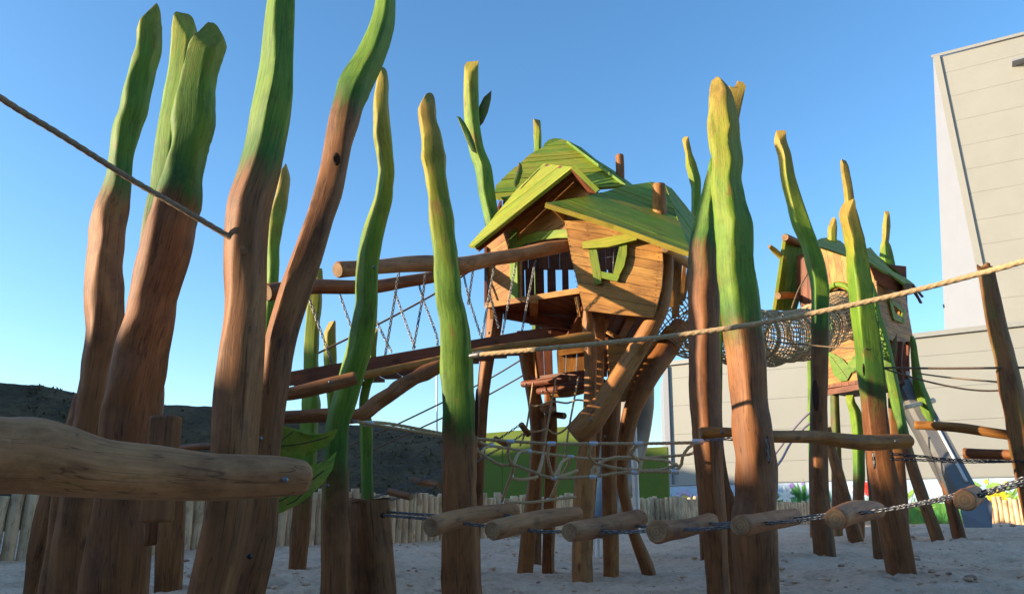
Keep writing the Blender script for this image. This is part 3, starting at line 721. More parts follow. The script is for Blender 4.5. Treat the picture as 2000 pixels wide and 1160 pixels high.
t_Q = pole('dark brown forked pole in front of the treehouse roof corner', [(306,1389,1400),(356,1378,1408),(400,1367,1406),(446,1355,1404),(494,1347,1402),(589,1345,1402),(650,1348,1403),(750,1349,1405),(845,1354,1408),(944,1362,1411),(1009,1370,1416),(1140,1380,1424)], 5.65, (520, 430, 100), .2)
pole('second stem of the forked pole with a split golden tip', [(164,1426,1450),(172,1423,1456),(229,1414,1446),(275,1407,1441),(400,1396,1432),(550,1388,1416),(704,1385,1412),(800,1387,1409),(870,1393,1413),(944,1398,1424),(985,1401,1436),(1060,1404,1437),(1130,1408,1437)], 6.0, (860, 640, 220), .2)
t_R = pole('big bright green and honey pole with a notched golden top', [(153,1387,1400),(165,1386,1415),(190,1386,1433),(213,1386,1437),(241,1384,1439),(275,1388,1441),(312,1392,1446),(356,1393,1445),(399,1395,1452),(430,1398,1462),(446,1400,1465),(494,1403,1467),(542,1406,1472),(573,1409,1476),(637,1415,1484),(711,1424,1493),(800,1431,1499),(862,1435,1508),(911,1438,1513),(977,1441,1514),(1009,1434,1515),(1042,1432,1516),(1108,1436,1519),(1160,1440,1521)], 4.87, (690, 560, 190), .35, fac=1)
t_S = pole('leaning green pole with long knot slit in front of the net tunnel', [(254,1518,1532),(262,1516,1534),(278,1514,1536),(306,1522,1545),(353,1528,1553),(399,1539,1567),(437,1549,1581),(478,1567,1596),(519,1577,1609),(567,1585,1616),(621,1586,1616),(717,1584,1616),(796,1582,1614),(878,1582,1616),(977,1584,1619),(1078,1592,1632)], 9.0, (690, 560, 290), .45, fac=1)
pole('brown back stem leaning out to the right behind the leaning green pole', [(835,1605,1622),(870,1613,1630),(920,1625,1646),(977,1640,1664),(1040,1655,1682)], 11.0, None, .4)
t_T = pole('thick green pole with big yellow tip and a slot holding a chain', [(392,1644,1668),(400,1643,1670),(415,1641,1672),(446,1647,1679),(471,1651,1686),(495,1655,1690),(526,1657,1695),(558,1660,1701),(589,1663,1705),(637,1667,1712),(717,1675,1723),(780,1682,1730),(800,1684,1731),(878,1692,1739),(993,1711,1764),(1108,1733,1786)], 6.6, (850, 640, 430), .4, fac=1)
t_Z = pole('weathered pole tinted dark for shade, with blunt top at the right edge', [(518,1913,1936),(524,1911,1939),(582,1920,1951),(646,1933,1965),(703,1946,1981),(767,1955,1996),(862,1973,2014),(911,1983,2022),(993,1998,2040),(1070,2010,2054)], 6.5, (3000, -9000, -20000), .4, fac=.5)  # dark green tint also puts shade into the weathered wood colour
# carved leaves on the wavy pole
def leaf_board(name, parent, pts, thick, pv, dark_vein=None, mat='pole_wood', bulge=.0):
    W = [P(*p) for p in pts]; c = sum(W, Vector())/len(W); n = (CAM-c).normalized(); mb = MB()
    m = len(W); A = [mb.vert(p, (p.x*2, p.z*2, p.y), pv+random.uniform(-.1, .1), .5) for p in W]
    A2 = [mb.vert(c.lerp(p, .8)+n*thick*.35, (p.x*2, p.z*2, p.y), pv, .5) for p in W]; cc = mb.vert(c+n*thick*(.35+bulge), (c.x*2, c.z*2, c.y), pv+.15, .6)
    B = [mb.vert(p-n*thick, (p.x*2, p.z*2, p.y+.1), pv, .3) for p in W]; bc = mb.vert(c-n*thick, (0, 0, 0), pv, .3)
    for i in range(m):
        j = (i+1) % m; mb.face((A[i], A[j], A2[j], A2[i])); mb.face((A2[i], A2[j], cc)); mb.face((B[i], B[j], A[j], A[i]), 0, False); mb.face((B[j], B[i], bc), 0, False)
    o = mb.build(name, mat, parent, sharp=50)
    if dark_vein:
        v = MB()
        for line in dark_vein: wire(v, [P(*q)+n*(thick*.42) for q in line], .0035, seg=5, sub=4)
        v.build('vein', 'hollow', o)
    return o
leaf_board('carved_leaf', t_F, [(530,836,4.7),(556,832,4.7),(580,838,4.72),(604,846,4.75),(632,846,4.8),(661,836,4.85),(652,856,4.85),(636,872,4.82),(612,884,4.8),(590,894,4.75),(560,898,4.7),(530,900,4.7)], 0.04, 1.25, [[(530,872,4.7),(580,868,4.72),(625,858,4.78),(642,852,4.8)],[(548,862,4.7),(560,852,4.7),(572,843,4.7)]])
leaf_board('carved_leaf', t_F, [(535,1004,4.6),(552,1000,4.62),(580,986,4.65),(608,966,4.7),(632,942,4.75),(650,916,4.8),(658,880,4.86),(640,898,4.83),(610,908,4.75),(590,918,4.7),(560,926,4.65),(535,930,4.6)], .04, 1.3, [[(535,984,4.6),(575,962,4.65),(612,935,4.72),(638,914,4.8)],[(560,985,4.62),(580,975,4.65),(600,952,4.68)]])
# details on poles
for p, lst in ((t_F, [(731,522,4.83),(640,948,4.83)]), (t_D, [(508,856,3.7)]), (t_G, [(926,690,4.7)])):
    for q in lst: bolt(p, q[0], q[1], q[2], .012)
mb = MB()
def knot(parent, px, py, Y, w_, h_, name='knot', mat='hollow', rot=0):
    """shallow dark hollow lying on the trunk"""
    p = P(px, py, Y); n = (CAM-p).normalized(); s = scale_at(p); u = Vector((1, 0, 0)); v = n.cross(u).normalized(); mb = MB(); rg = []
    for k, (rr, o) in enumerate(((1, 0), (.75, .006), (.4, .004))):
        rg.append([mb.vert(p+(u*cos(a*pi/8)*w_*s/2*rr+v*sin(a*pi/8)*h_*s/2*rr)+n*o, (cos(a), sin(a), 0)) for a in range(16)])
    for k in range(2):
        for a in range(16): mb.face((rg[k][a], rg[k][(a+1) % 16], rg[k+1][(a+1) % 16], rg[k+1][a]))
    mb.face(tuple(rg[2])); mb.build(name, mat, parent)
# ================================================================== BIG TREEHOUSE
def piece(name, parent, pl, poly, mat='board_wood', thick=.03, off=0., paint=0., tone=.5, along=None):
    mb = MB(); pts = [pl.hit(x, y) for x, y in poly]; al = (pl.hit(*along[1])-pl.hit(*along[0])) if along else None
    slab(mb, pts, pl.n, thick, paint, tone, along=al, off=off); return mb.build(name, mat, parent)
TH = thing('treehouse', (0.9, 8.2, 0), 'big crooked timber treehouse on splayed legs with three bright green roofs', 'treehouse')
LW = vplane(1110, 520, 7.62, -.83, .56); RW = vplane(1105, 500, 7.42, 1, -.4)
lime = lambda k: random.uniform(1.2, 1.6)
wl = panel('wall', TH, LW, [(948,482),(1010,434),(1070,387),(1118,345),(1150,378),(1150,562),(1120,569),(950,600),(954,545)], ((950,560),(1000,530)), .115, .03, hole=[(1017,472),(1138,462),(1138,566),(1017,589)])
piece('door_frame', wl, LW, [(996,469),(1012,466),(1014,581),(1001,585)], off=.03, paint=1.05, along=((1000,580),(998,480)))
piece('door_frame', wl, LW, [(997,453),(1011,450),(1012,466),(998,469)], off=.025, paint=.95)
piece('door_frame', wl, LW, [(1010,476),(1030,462),(1055,455),(1110,450),(1118,450),(1118,467),(1092,467),(1060,471),(1030,478),(1012,487)], off=.045, paint=1.15, along=((1010,480),(1110,455)))
wr = panel('wall', TH, RW, [(1099,414),(1150,430),(1200,447),(1250,464),(1293,480),(1295,520),(1292,560),(1284,592),(1275,620),(1205,614),(1140,606),(1129,560),(1117,510),(1106,450)], ((1110,500),(1290,532)), .092, .03, hole=[(1165,487),(1212,478),(1203,538),(1173,532)], tone=lambda k: random.uniform(.45, 1.0))
wf = thing('window', TH.location, 'x', 'x'); del wf['label'], wf['category']; wf.parent = wr; wf.location = (0, 0, 0)
wfp = piece('window_frame', wr, RW, [(1151,488),(1167,487),(1175,532),(1177,556),(1163,557)], off=.045, paint=1.3, along=((1155,490),(1168,556)))
bpy.data.objects.remove(wf)
piece('window_frame', wr, RW, [(1213,477),(1227,475),(1226,500),(1221,522),(1211,541),(1199,538),(1207,505)], off=.045, paint=1.3, along=((1218,477),(1208,540)))
piece('window_frame', wr, RW, [(1174,532),(1200,537),(1212,541),(1207,552),(1176,545)], off=.042, paint=1.2, along=((1175,540),(1205,545)))
piece('window_visor', wr, RW, [(1141,477),(1180,470),(1245,458),(1247,473),(1190,487),(1142,490)], off=.075, paint=1.5, tone=.9, thick=.04, along=((1141,480),(1245,460)))
vis = Plane(RW.hit(1141,483)+RW.n*.03, RW.hit(1246,466)+RW.n*.03, RW.hit(1190,475)+RW.n*.20+Vector((0,0,.02)))
mb = MB()
for x1, y1, x2, y2 in ((1181,484,1184,534),(1199,480,1196,537),(1166,505,1210,499)): wire(mb, [RW.hit(x1,y1)-RW.n*.01, RW.hit(x2,y2)-RW.n*.01], .004, seg=6, sub=1)
mb.build('window_bars', 'galvanised', wr)
mb = MB()
for x1, y1, x2, y2, n in ((1104,420,1133,600,18),(1288,484,1277,614,14),(1146,430,1150,470,4)):
    for k in range(n+1):
        q = RW.hit(x1+(x2-x1)*k/n, y1+(y2-y1)*k/n)+RW.n*.004; ids = [mb.vert(q+Vector((cos(a*pi/3), 0, sin(a*pi/3)))*.0055) for a in range(6)]; mb.face(tuple(ids), 0, False)
mb.build('screw_heads', 'hollow', wr)
# roofs
a, b, c_ = P(1119,327,7.28), P(917,480,7.9), P(1062,320,8.3)
RA = Plane(a, b, c_)
panel('roof', TH, RA, [(1119,327),(1090,323),(1062,320),(1009,370),(953,437),(915,480),(926,481)], ((1119,327),(920,480)), .13, .035, paint=lambda k: random.uniform(1.35, 1.5), tone=.8, jit=.002)
e = P(1168,374,7.2); mb = MB(); n2 = (e-a).cross(c_-a).normalized(); n2 = n2 if n2.z > 0 else -n2
boards(mb, [a, e, e+(c_-a), c_], n2, e-a, .13, .035); rg = mb.build('roof', 'dark_wood', TH)
mb = MB(); boxbetween(mb, a, e, .03, .045, up=n2, paint=1.2); mb.build('roof_edge', 'board_wood', rg)
piece('barge_board', TH, Plane(P(1118,335,7.36), P(930,486,7.95), P(1118,360,7.38)), [(1117,333),(1117,347),(1070,387),(1000,440),(934,491),(926,483)], 'dark_wood', .025, along=((1117,335),(930,486)))
RB = Plane(P(1066,397,7.12), P(1348,493,6.8), P(1272,355,8.1))
rb = panel('roof', TH, RB, [(1066,397),(1095,402),(1140,416),(1200,439),(1270,465),(1345,492),(1346,487),(1330,440),(1312,395),(1298,360),(1272,355),(1225,362),(1140,385)], ((1140,388),(1335,462)), .135, .035, paint=lambda k: random.uniform(1.0, 1.55), jit=.006)
panel('roof', TH, Plane(P(1298,359,8.1), P(1346,490,6.82), P(1362,432,8.0)), [(1299,360),(1312,368),(1340,402),(1364,434),(1358,478),(1349,493),(1346,489)], ((1315,380),(1360,440)), .14, .03, paint=lambda k: random.uniform(1.0, 1.5))
for q1, q2 in (((1066,398),(1200,441)), ((1200,441),(1347,494))):   # bright edge board
    mb = MB(); boxbetween(mb, RB.hit(*q1)-RB.n*.012, RB.hit(*q2)-RB.n*.012, .03, .05, up=RB.n, paint=1.75, tone=.8); mb.build('roof_edge', 'board_wood', rb)
mb = MB(); A1, A2_, A3 = P(1066,399,7.13), P(1100,412,7.42), P(1098,432,7.45); nn = (A2_-A1).cross(A3-A1).normalized(); slab(mb, [A1, A2_, A3], nn, .03); mb.build('soffit_board', 'board_wood', rb)
RC = Plane(P(970,385,8.5), P(1160,366,8.4), P(1095,272,9.6))
panel('roof', TH, RC, [(966,384),(968,362),(1000,332),(1040,298),(1075,280),(1098,272),(1112,276),(1135,290),(1165,314),(1195,335),(1222,355),(1216,362),(1160,366),(1100,380),(1010,392)], ((1000,345),(1150,333)), .13, .035, paint=lambda k: random.uniform(1.0, 1.5), jit=.005)
piece('roof', TH, Plane(P(1112,276,9.62), P(1222,357,8.62), P(1236,360,9.4)), [(1108,275),(1135,288),(1165,312),(1200,334),(1236,361),(1222,360),(1165,318)], 'board_wood', .03, paint=.9)
piece('roof_crest', TH, Plane(P(1058,292,9.75), P(1098,272,9.75), P(1080,271,9.8)), [(1058,292),(1064,280),(1072,273),(1084,270),(1099,272),(1100,290)], 'board_wood', .04, paint=.5)
leaf_board('carved_leaf', TH, [(1014,317,8.2),(1019,322,8.2),(1021,336,8.2),(1014,358,8.2),(1007,367,8.15),(1003,360,8.15),(1007,338,8.2)], .03, .4)
# enclosure behind: slatted rear wall, side walls
BW = vplane(1100, 500, 9.3, 1, .05)
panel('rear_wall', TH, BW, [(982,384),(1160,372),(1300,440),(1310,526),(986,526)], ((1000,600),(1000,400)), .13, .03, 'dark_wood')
mb = MB(); x = 986
for x1, x2 in ((986,1004),(1006,1024),(1026,1043),(1045,1062),(1069,1085),(1098,1110),(1128,1144),(1147,1164),(1167,1185),(1188,1206),(1210,1228),(1232,1250),(1256,1276)):
    slab(mb, [BW.hit(*q) for q in ((x1, 524), (x2, 524), (x2+2, 604), (x1+1, 604))], BW.n, .025, tone=random.random())
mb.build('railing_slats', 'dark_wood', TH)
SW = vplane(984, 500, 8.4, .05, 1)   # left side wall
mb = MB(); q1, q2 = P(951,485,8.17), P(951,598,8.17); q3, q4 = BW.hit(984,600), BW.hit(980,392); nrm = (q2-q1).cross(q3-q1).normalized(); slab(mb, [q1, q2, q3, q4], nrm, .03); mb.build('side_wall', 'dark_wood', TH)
# right slatted side
for x1, y1, x2, y2, wd in ((1312,498,1311,600,9),(1321,500,1316,622,9),(1329,503,1322,619,8),(1338,508,1330,596,8),(1347,520,1335,585,8)):
    mb = MB(); boxbetween(mb, P(x1,y1,8.1+(x1-1312)*.02), P(x2,y2,8.1+(x1-1312)*.02), .045, .025, up=Vector((0,1,0))); mb.build('slat', 'board_wood', TH)
log(None, [(1300,486,17,7.05),(1325,502,19,7.6),(1352,520,18,8.5)], 'roof_beam', parent=TH, mat='board_wood')
log(None, [(1287,362,25,7.42),(1288,400,27,7.46),(1290,448,28,7.5)], 'roof_post', parent=TH, mat='board_wood', tone=.3)
log(None, [(1210,305,16,9.1),(1211,325,17,9.1),(1212,380,17,9.1)], 'roof_post', parent=TH, tone=.2)
# floors
def floor(name, pts, along, width=.12, mat='dark_wood', thick=.045):
    mb = MB(); boards(mb, pts, Vector((0, 0, -1)), along, width, thick, gap=.006, jit=.002); return mb.build(name, mat, TH)
f1, f2 = P(948,601,8.17), P(1132,566,7.58); f2.z = f1.z; bk = Vector((.56, .83, 0))*1.35
fl1 = floor('floor', [f1, f2, f2+bk, f1+bk], bk)
mb = MB(); boxbetween(mb, f1+Vector((0,-.012,.02)), f2+Vector((0,-.012,.02)), .03, .06); mb.build('floor_edge', 'board_wood', fl1)
g1, g2 = P(1138,604,7.56), P(1280,604,7.30); g2.z = g1.z
fl2 = floor('floor', [g1, g2, g2+Vector((.35,1.7,0)), g1+Vector((-.1,1.7,0))], Vector((0, 1, 0)))
for x, y, Y in ((1181,627,7.9),(1231,622,7.9),(1043,587,7.78),(1310,640,8.0)):
    mb = MB(); p = P(x, y, Y); boxbetween(mb, p, p+Vector((.02, 1.0, .0)), .09, .05); mb.build('joist', 'board_wood', fl2 if x > 1100 else fl1)
for q in (((1125,580,7.55),(1133,618,7.6)), ((960,605,8.2),(961,622,8.2)), ((1186,648,8.0),(1215,664,7.9))):
    mb = MB(); boxbetween(mb, P(*q[0]), P(*q[1]), .03, .04); mb.build('brace', 'board_wood', TH)
mb = MB(); boxbetween(mb, P(985,612,8.3), P(1140,640,8.6), .05, .12); boxbetween(mb, P(1010,655,9.0), P(1240,640,9.2), .05, .1); mb.build('floor_beam', 'dark_wood', TH)
for x, y in ((990,640),(1130,640),(1255,650),(1300,645)):   # inner frame posts under the floor
    pass
# lower storey
h1, h2 = P(1028,745,8.45), P(1150,745,7.95); h2.z = h1.z; dd = Vector((.35, .9, 0))
fl3 = floor('lower_floor', [h1, h2, h2+dd, h1+dd], h2-h1, .11)
log(None, [(1021,750,13,8.35),(1060,746,14,8.2),(1112,739,13,8.0)], 'floor_beam', parent=TH, mat='dark_wood'); log(None, [(1052,764,13,8.3),(1090,760,14,8.1),(1150,752,14,7.95)], 'floor_beam', parent=TH, mat='dark_wood')
log(None, [(1078,768,18,8.45),(1110,766,20,8.35),(1142,760,16,8.3)], 'floor_beam', parent=TH, mat='board_wood')
L8 = vplane(1100, 700, 8.75, 1, -.12)
panel('lower_wall', TH, L8, [(1018,676),(1078,668),(1080,738),(1026,744)], ((1050,740),(1048,680)), .10, .025, 'dark_wood')
panel('lower_wall', TH, L8, [(1086,672),(1186,660),(1186,735),(1090,738)], ((1115,735),(1118,680)), .12, .025)
piece('rail', TH, L8, [(1090,679),(1142,671),(1142,689),(1092,696)], off=.04, along=((1090,685),(1140,680)))
mb = MB(); boxbetween(mb, P(1043,684,8.4), P(1050,738,8.35), .03, .03); mb.build('rail_post', 'board_wood', TH)
FW = vplane(1200, 720, 8.15, 1, .25)
panel('funnel_wall', TH, FW, [(1187,668),(1326,664),(1262,735),(1221,784),(1196,784),(1190,720)], ((1200,700),(1290,704)), .10, .03, tone=lambda k: random.uniform(.3, .9))
mb = MB(); i_ = [P(1187,660,8.2), P(1196,786,8.2), P(1205,780,8.9), P(1190,650,9.1)]; slab(mb, i_, (i_[1]-i_[0]).cross(i_[2]-i_[0]).normalized(), .03); mb.build('funnel_wall', 'dark_wood', TH)
# legs
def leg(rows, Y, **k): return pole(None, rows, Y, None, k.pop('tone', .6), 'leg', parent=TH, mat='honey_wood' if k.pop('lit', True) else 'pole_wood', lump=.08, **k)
leg([(690,1014,1044),(750,1025,1052),(800,1032,1061),(850,1036,1063),(900,1034,1062),(950,1030,1058),(1000,1024,1053),(1050,1018,1047),(1092,1014,1043)], 8.5, tone=.2)
leg([(740,1061,1082),(800,1063,1088),(850,1065,1089),(950,1062,1088),(1000,1061,1085),(1088,1058,1084)], 8.7, tone=.1)
leg([(608,1136,1156),(650,1139,1160),(700,1142,1165),(760,1142,1164),(830,1138,1166),(900,1128,1163),(980,1121,1160),(1060,1119,1154),(1112,1119,1156)], 7.6, tone=.8)
leg([(604,1150,1178),(640,1158,1184),(700,1162,1181),(760,1158,1179),(830,1153,1178),(900,1148,1170),(1000,1134,1162),(1090,1130,1158)], 7.85, tone=.4)
leg([(784,1180,1214),(830,1176,1210),(867,1176,1205),(937,1177,1205),(1054,1179,1208),(1100,1180,1208)], 8.0, tone=.5)
log(None, [(1304,478,20,7.28),(1303,530,24,7.26),(1298,570,27,7.25),(1288,608,32,7.25),(1264,650,37,7.30),(1236,697,38,7.38),(1206,745,40,7.36),(1178,790,45,7.36),(1150,824,52,7.36),(1124,846,42,7.36)], 'curved_brace', parent=TH, mat='honey_wood', tone=.75)
lg = MB(); R_ = []
for x, y, wd, Y in [(1330,636,40,8.45),(1305,676,46,8.35),(1278,716,44,8.25),(1252,762,40,8.2),(1232,812,34,8.2),(1219,870,32,8.2),(1213,920,26,8.2),(1222,980,22,8.2),(1236,1035,22,8.2),(1254,1082,26,8.2),(1264,1108,27,8.2),(1276,1150,27,8.2)]:
    p = P(x, y, Y); R_.append((p.x, p.y, p.z, wd/2*scale_at(p), 0, .35))
tube(lg, R_, seg=26, seed=77, lump=.09, sub=4); lg.build('leg', ['honey_wood', 'end_grain'], TH, sharp=45)
for q in ((1169,790,7.2),(1155,820,7.2),(1291,592,7.15),(1180,852,7.85),(955,650,8.0),(1027,751,8.25),(1060,764,8.2)): bolt(TH, *q, r=.014)
# stalk with leaves at the left corner, reaching down as corner post
SK = pole('green stalk with two carved leaves rising at the left corner of the big treehouse', [(119,911,934),(124,909,935),(150,907,935),(225,908,936),(290,916,944),(330,929,960),(375,936,966),(420,946,973),(470,953,980),(540,955,984),(600,952,984),(650,948,978),(700,939,966),(760,933,956),(850,926,950),(950,915,944),(1082,905,936)], 8.35, (560, 400, 100), .4, fac=.6)
leaf_board('carved_leaf', SK, [(892,227,8.2),(899,229,8.2),(908,240,8.2),(918,258,8.2),(927,280,8.2),(932,301,8.2),(922,296,8.2),(911,276,8.2),(902,252,8.2)], .03, .45)
leaf_board('carved_leaf', SK, [(960,177,8.4),(959,195,8.4),(953,220,8.4),(944,240,8.4),(936,249,8.4),(933,235,8.4),(936,208,8.4),(945,190,8.4)], .03, .35)
pole('olive stub pole tip poking up behind the highest green roof', [(233,1042,1055),(240,1041,1057),(265,1041,1058),(290,1042,1057),(330,1040,1056),(420,1040,1056)], 9.9, (900, 330, 235), .5, to_ground=True)

# ---- grey tube slide behind the treehouse legs
mb = MB(); R_ = []
for x, y, wd, Y in [(1236,690,60,10.2),(1240,730,72,10.4),(1238,790,78,10.6),(1230,850,76,10.7),(1215,910,72,10.6),(1198,960,66,10.4),(1183,1000,56,10.2),(1172,1030,54,10.0)]:
    p = P(x, y, Y); R_.append((p.x, p.y, p.z, wd/2*scale_at(p), 0, .5))
tube(mb, R_, seg=36, seed=2, lump=0, sub=5, capmat=0); mb.build('tube_slide', 'stainless', None, origin=R_[-1][:3], sharp=50, **tags('grey steel tube slide curling down behind the treehouse legs', 'slide'))
# ================================================================== SWING BRIDGE LEFT OF THE TREEHOUSE
log('upper front log of the swing bridge with pale cut end, running to the treehouse door', [(662,527,33,5.5),(700,524,30,5.65),(738,521,29,5.8),(790,516,31,6.1),(845,515,32,6.4),(900,517,33,6.75),(967,505,27,7.15),(1012,498,28,7.35),(1068,486,28,7.5),(1113,479,22,7.6)], tone=.4, group='long logs of the swing bridge', mat='pale_wood')
log('upper rear log of the swing bridge with its cut end beside the S-curved pole', [(524,571,36,6.3),(570,565,33,6.5),(610,560,30,6.7),(694,561,27,7.0),(740,559,26,7.2),(788,551,24,7.4),(845,541,23,7.6),(900,527,22,8.0),(955,508,20,8.4)], tone=.2, group='long logs of the swing bridge')
st = MB()
def stringer(a, b, wd, h, n=9):
    A, B = P(*a), P(*b); prev = None
    for i in range(n):
        p, q = A.lerp(B, i/n), A.lerp(B, (i+1)/n-.004); boxbetween(st, p, q, wd, h, tone=random.uniform(.1, .5))
boxbetween(st, P(560,741,6.2), P(1066,650,7.75), .09, .11, tone=.2)
for k in range(16):
    a = P(560,735,6.2).lerp(P(1066,646,7.75), k/15.)+Vector((-.02, .07, .0)); 
    boxbetween(st, a, a+Vector((.12, .75, .0)), .16, .03, tone=random.random())
st.build('bridge_deck', 'dark_wood', None, origin=P(560,741,6.2), **tags('plank deck of the swing bridge climbing to the treehouse door', 'bridge deck'))
lb = log('rounded log fixed to the wavy green pole, bolt near its right cut end', [(540,772,24,4.6),(572,768,26,4.6),(600,762,27,4.6),(640,752,28,4.62),(675,743,27,4.65),(693,738,25,4.66)], tone=.4); bolt(lb, 645, 746, 4.5, .012)
log('log under the plank deck, lit end bolted below the treehouse door', [(700,735,16,6.4),(800,715,16,6.6),(915,691,17,6.85),(1000,677,18,7.0),(1067,669,18,7.1),(1120,661,20,7.15),(1157,657,19,7.2)], mat='board_wood', tone=.6)
log('notched climbing log rising from behind the wavy pole', [(555,815,25,5.9),(600,813,26,5.9),(640,811,28,5.9),(700,812,28,5.9),(735,787,31,6.0),(765,768,28,6.0),(778,757,31,6.05),(810,738,26,6.1),(830,728,32,6.15),(862,714,24,6.2),(885,706,22,6.3)], tone=.2)
CH = [[(605,586,6.6),(650,713,6.55)],[(664,576,6.9),(690,650,6.9)],[(779,533,6.1),(764,625,6.4),(752,695,6.7)],[(771,570,7.3),(810,679,7.1)],[(831,532,6.4),(825,583,6.6),(807,682,6.95)],[(819,558,7.5),(829,592,7.4),(853,656,7.2),(853,683,7.1)],[(735,627,7.0),(765,688,6.9)],[(925,520,6.9),(914,595,7.2)],[(906,538,7.9),(916,583,7.7),(939,656,7.3)],[(949,526,8.2),(955,566,7.9),(974,640,7.4)],[(966,519,7.1),(956,573,7.2),(945,636,7.3),(940,665,7.35)],[(1008,514,7.3),(984,638,7.45),(978,662,7.5)],[(1046,508,7.4),(1021,638,7.55),(1017,657,7.6)]]
where = ['leftmost bridge chain, hanging just right of the S-curved pole', 'bridge chain vanishing behind the left side of the wavy pole', 'bridge chain from the front log, first to the right of the wavy pole', 'bridge chain slanting down right from the rear log, right of the wavy pole', 'bridge chain from the front log just left of the lone pale green pole', 'bridge chain from the rear log ending at the lone pale green pole', 'short bridge chain emerging low from behind the wavy pole', 'bridge chain from the front log just right of the lone pale green pole', 'bridge chain slanting down right from the rear log, right of the lone pale green pole', 'bridge chain in front of the left edge of the treehouse wall, slanting right', 'bridge chain in front of the left edge of the treehouse wall, slanting left', 'bridge chain crossing the green door post of the treehouse', 'rightmost bridge chain crossing the dark doorway of the treehouse']
for pts, wh in zip(CH, where): chain(wh, pts, name='hanging_chain', group='chains hanging from the swing bridge logs', L=.05, wd=.03, r=.0052)
rope('thin dark handrail rope crossing behind the swing bridge chains', [(600,700,7.6),(690,656,7.7),(745,630,7.8),(862,566,8.0),(960,500,8.3)], .011, 'rope_dark', group='thin guy ropes behind the bridge')
rope('upper thin guy rope rising right across the sky below the bridge', [(660,878,8.6),(740,845,8.6),(864,786,8.6),(955,740,8.6),(1022,700,8.6)], .009, 'rope_dark', group='thin guy ropes behind the bridge')
rope('lower thin guy rope rising right above the dark embankment', [(690,896,8.8),(728,878,8.8),(864,816,8.8),(945,776,8.8),(1022,733,8.8)], .009, 'rope_dark', group='thin guy ropes behind the bridge')

# ---- near beam and its neighbours
nb = log('very near horizontal beam with flowing outline and one bolt, filling the lower left', [(-260,880,150,2.05),(-60,884,150,2.15),(0,889,146,2.2),(60,890,146,2.25),(125,901,134,2.3),(200,914,114,2.35),(300,922,106,2.45),(400,930,92,2.55),(470,931,86,2.62),(530,930,80,2.68),(575,932,70,2.72),(591,934,62,2.74)], tone=.5, lump=.05, seg=40, mat='pale_wood'); bolt(nb, 557, 937, 2.62, .011)
bl_ = MB(); boxbetween(bl_, P(325,812,3.3), P(306,1020,3.3), .11, .09, up=Vector((0,1,0)), tone=.3); ob = bl_.build('wooden_block', 'pole_wood', None, **tags('boxy upright wooden block clamped behind the near beam', 'wooden block'))
md = ob.modifiers.new('b', 'BEVEL'); md.width = .012; md.segments = 3
log('reddish wedge end showing below the boxy block', [(296,1000,26,3.6),(293,1062,25,3.6)], name='wooden_block', cat='wooden block', tone=0)
log('far brown rail seen between the thick brown pole and the pole with rope', [(330,878,12,6.4),(380,873,14,6.3),(430,872,14,6.2),(500,878,14,6.1)], tone=.1)
for q in ((507,857,3.75),(488,1086,3.75)): bolt(nb if False else bpy.data.objects[[o.name for o in bpy.data.objects if o.get('label','').startswith('tall S-curved')][0]], q[0], q[1], q[2], .014, 'dark_bolt', 'bolt')
knot(bpy.data.objects[[o.name for o in bpy.data.objects if o.get('label','').startswith('tall S-curved')][0]], 657, 311, 3.83, 16, 26)
mb = MB()
# ---- ropes
rn = rope('thick laid rope slanting down from the upper left to the pole it is tied to', [(-260,10,2.3),(0,191,2.9),(120,265,3.1),(250,347,3.3),(350,405,3.4),(430,452,3.5),(478,481,3.53)], .0145, 'rope_shaded', tw=.045, seg=14)
pt = MB(); slab(pt, [P(*q) for q in ((470,462,3.50),(483,461,3.51),(482,497,3.51),(469,497,3.50))], (CAM-P(475,480,3.5)).normalized(), .01); pt.build('rope_plate', 'pole_wood', t_D)
rr = rope('long thick rope rising from the lone pale green pole to the right edge', [(930,693,4.68),(1050,682,4.5),(1200,668,4.35),(1320,655,4.25),(1480,632,4.12),(1620,605,3.98),(1760,574,3.85),(1900,538,3.7),(2000,510,3.55),(2200,450,3.3)], .0148, 'rope_tan', tw=.045, seg=14)
log(None, [(918,695,8,4.7),(936,693,16,4.68),(944,692,15,4.68)], 'rope_sleeve', parent=rr, mat='galvanised', endmat='galvanised')

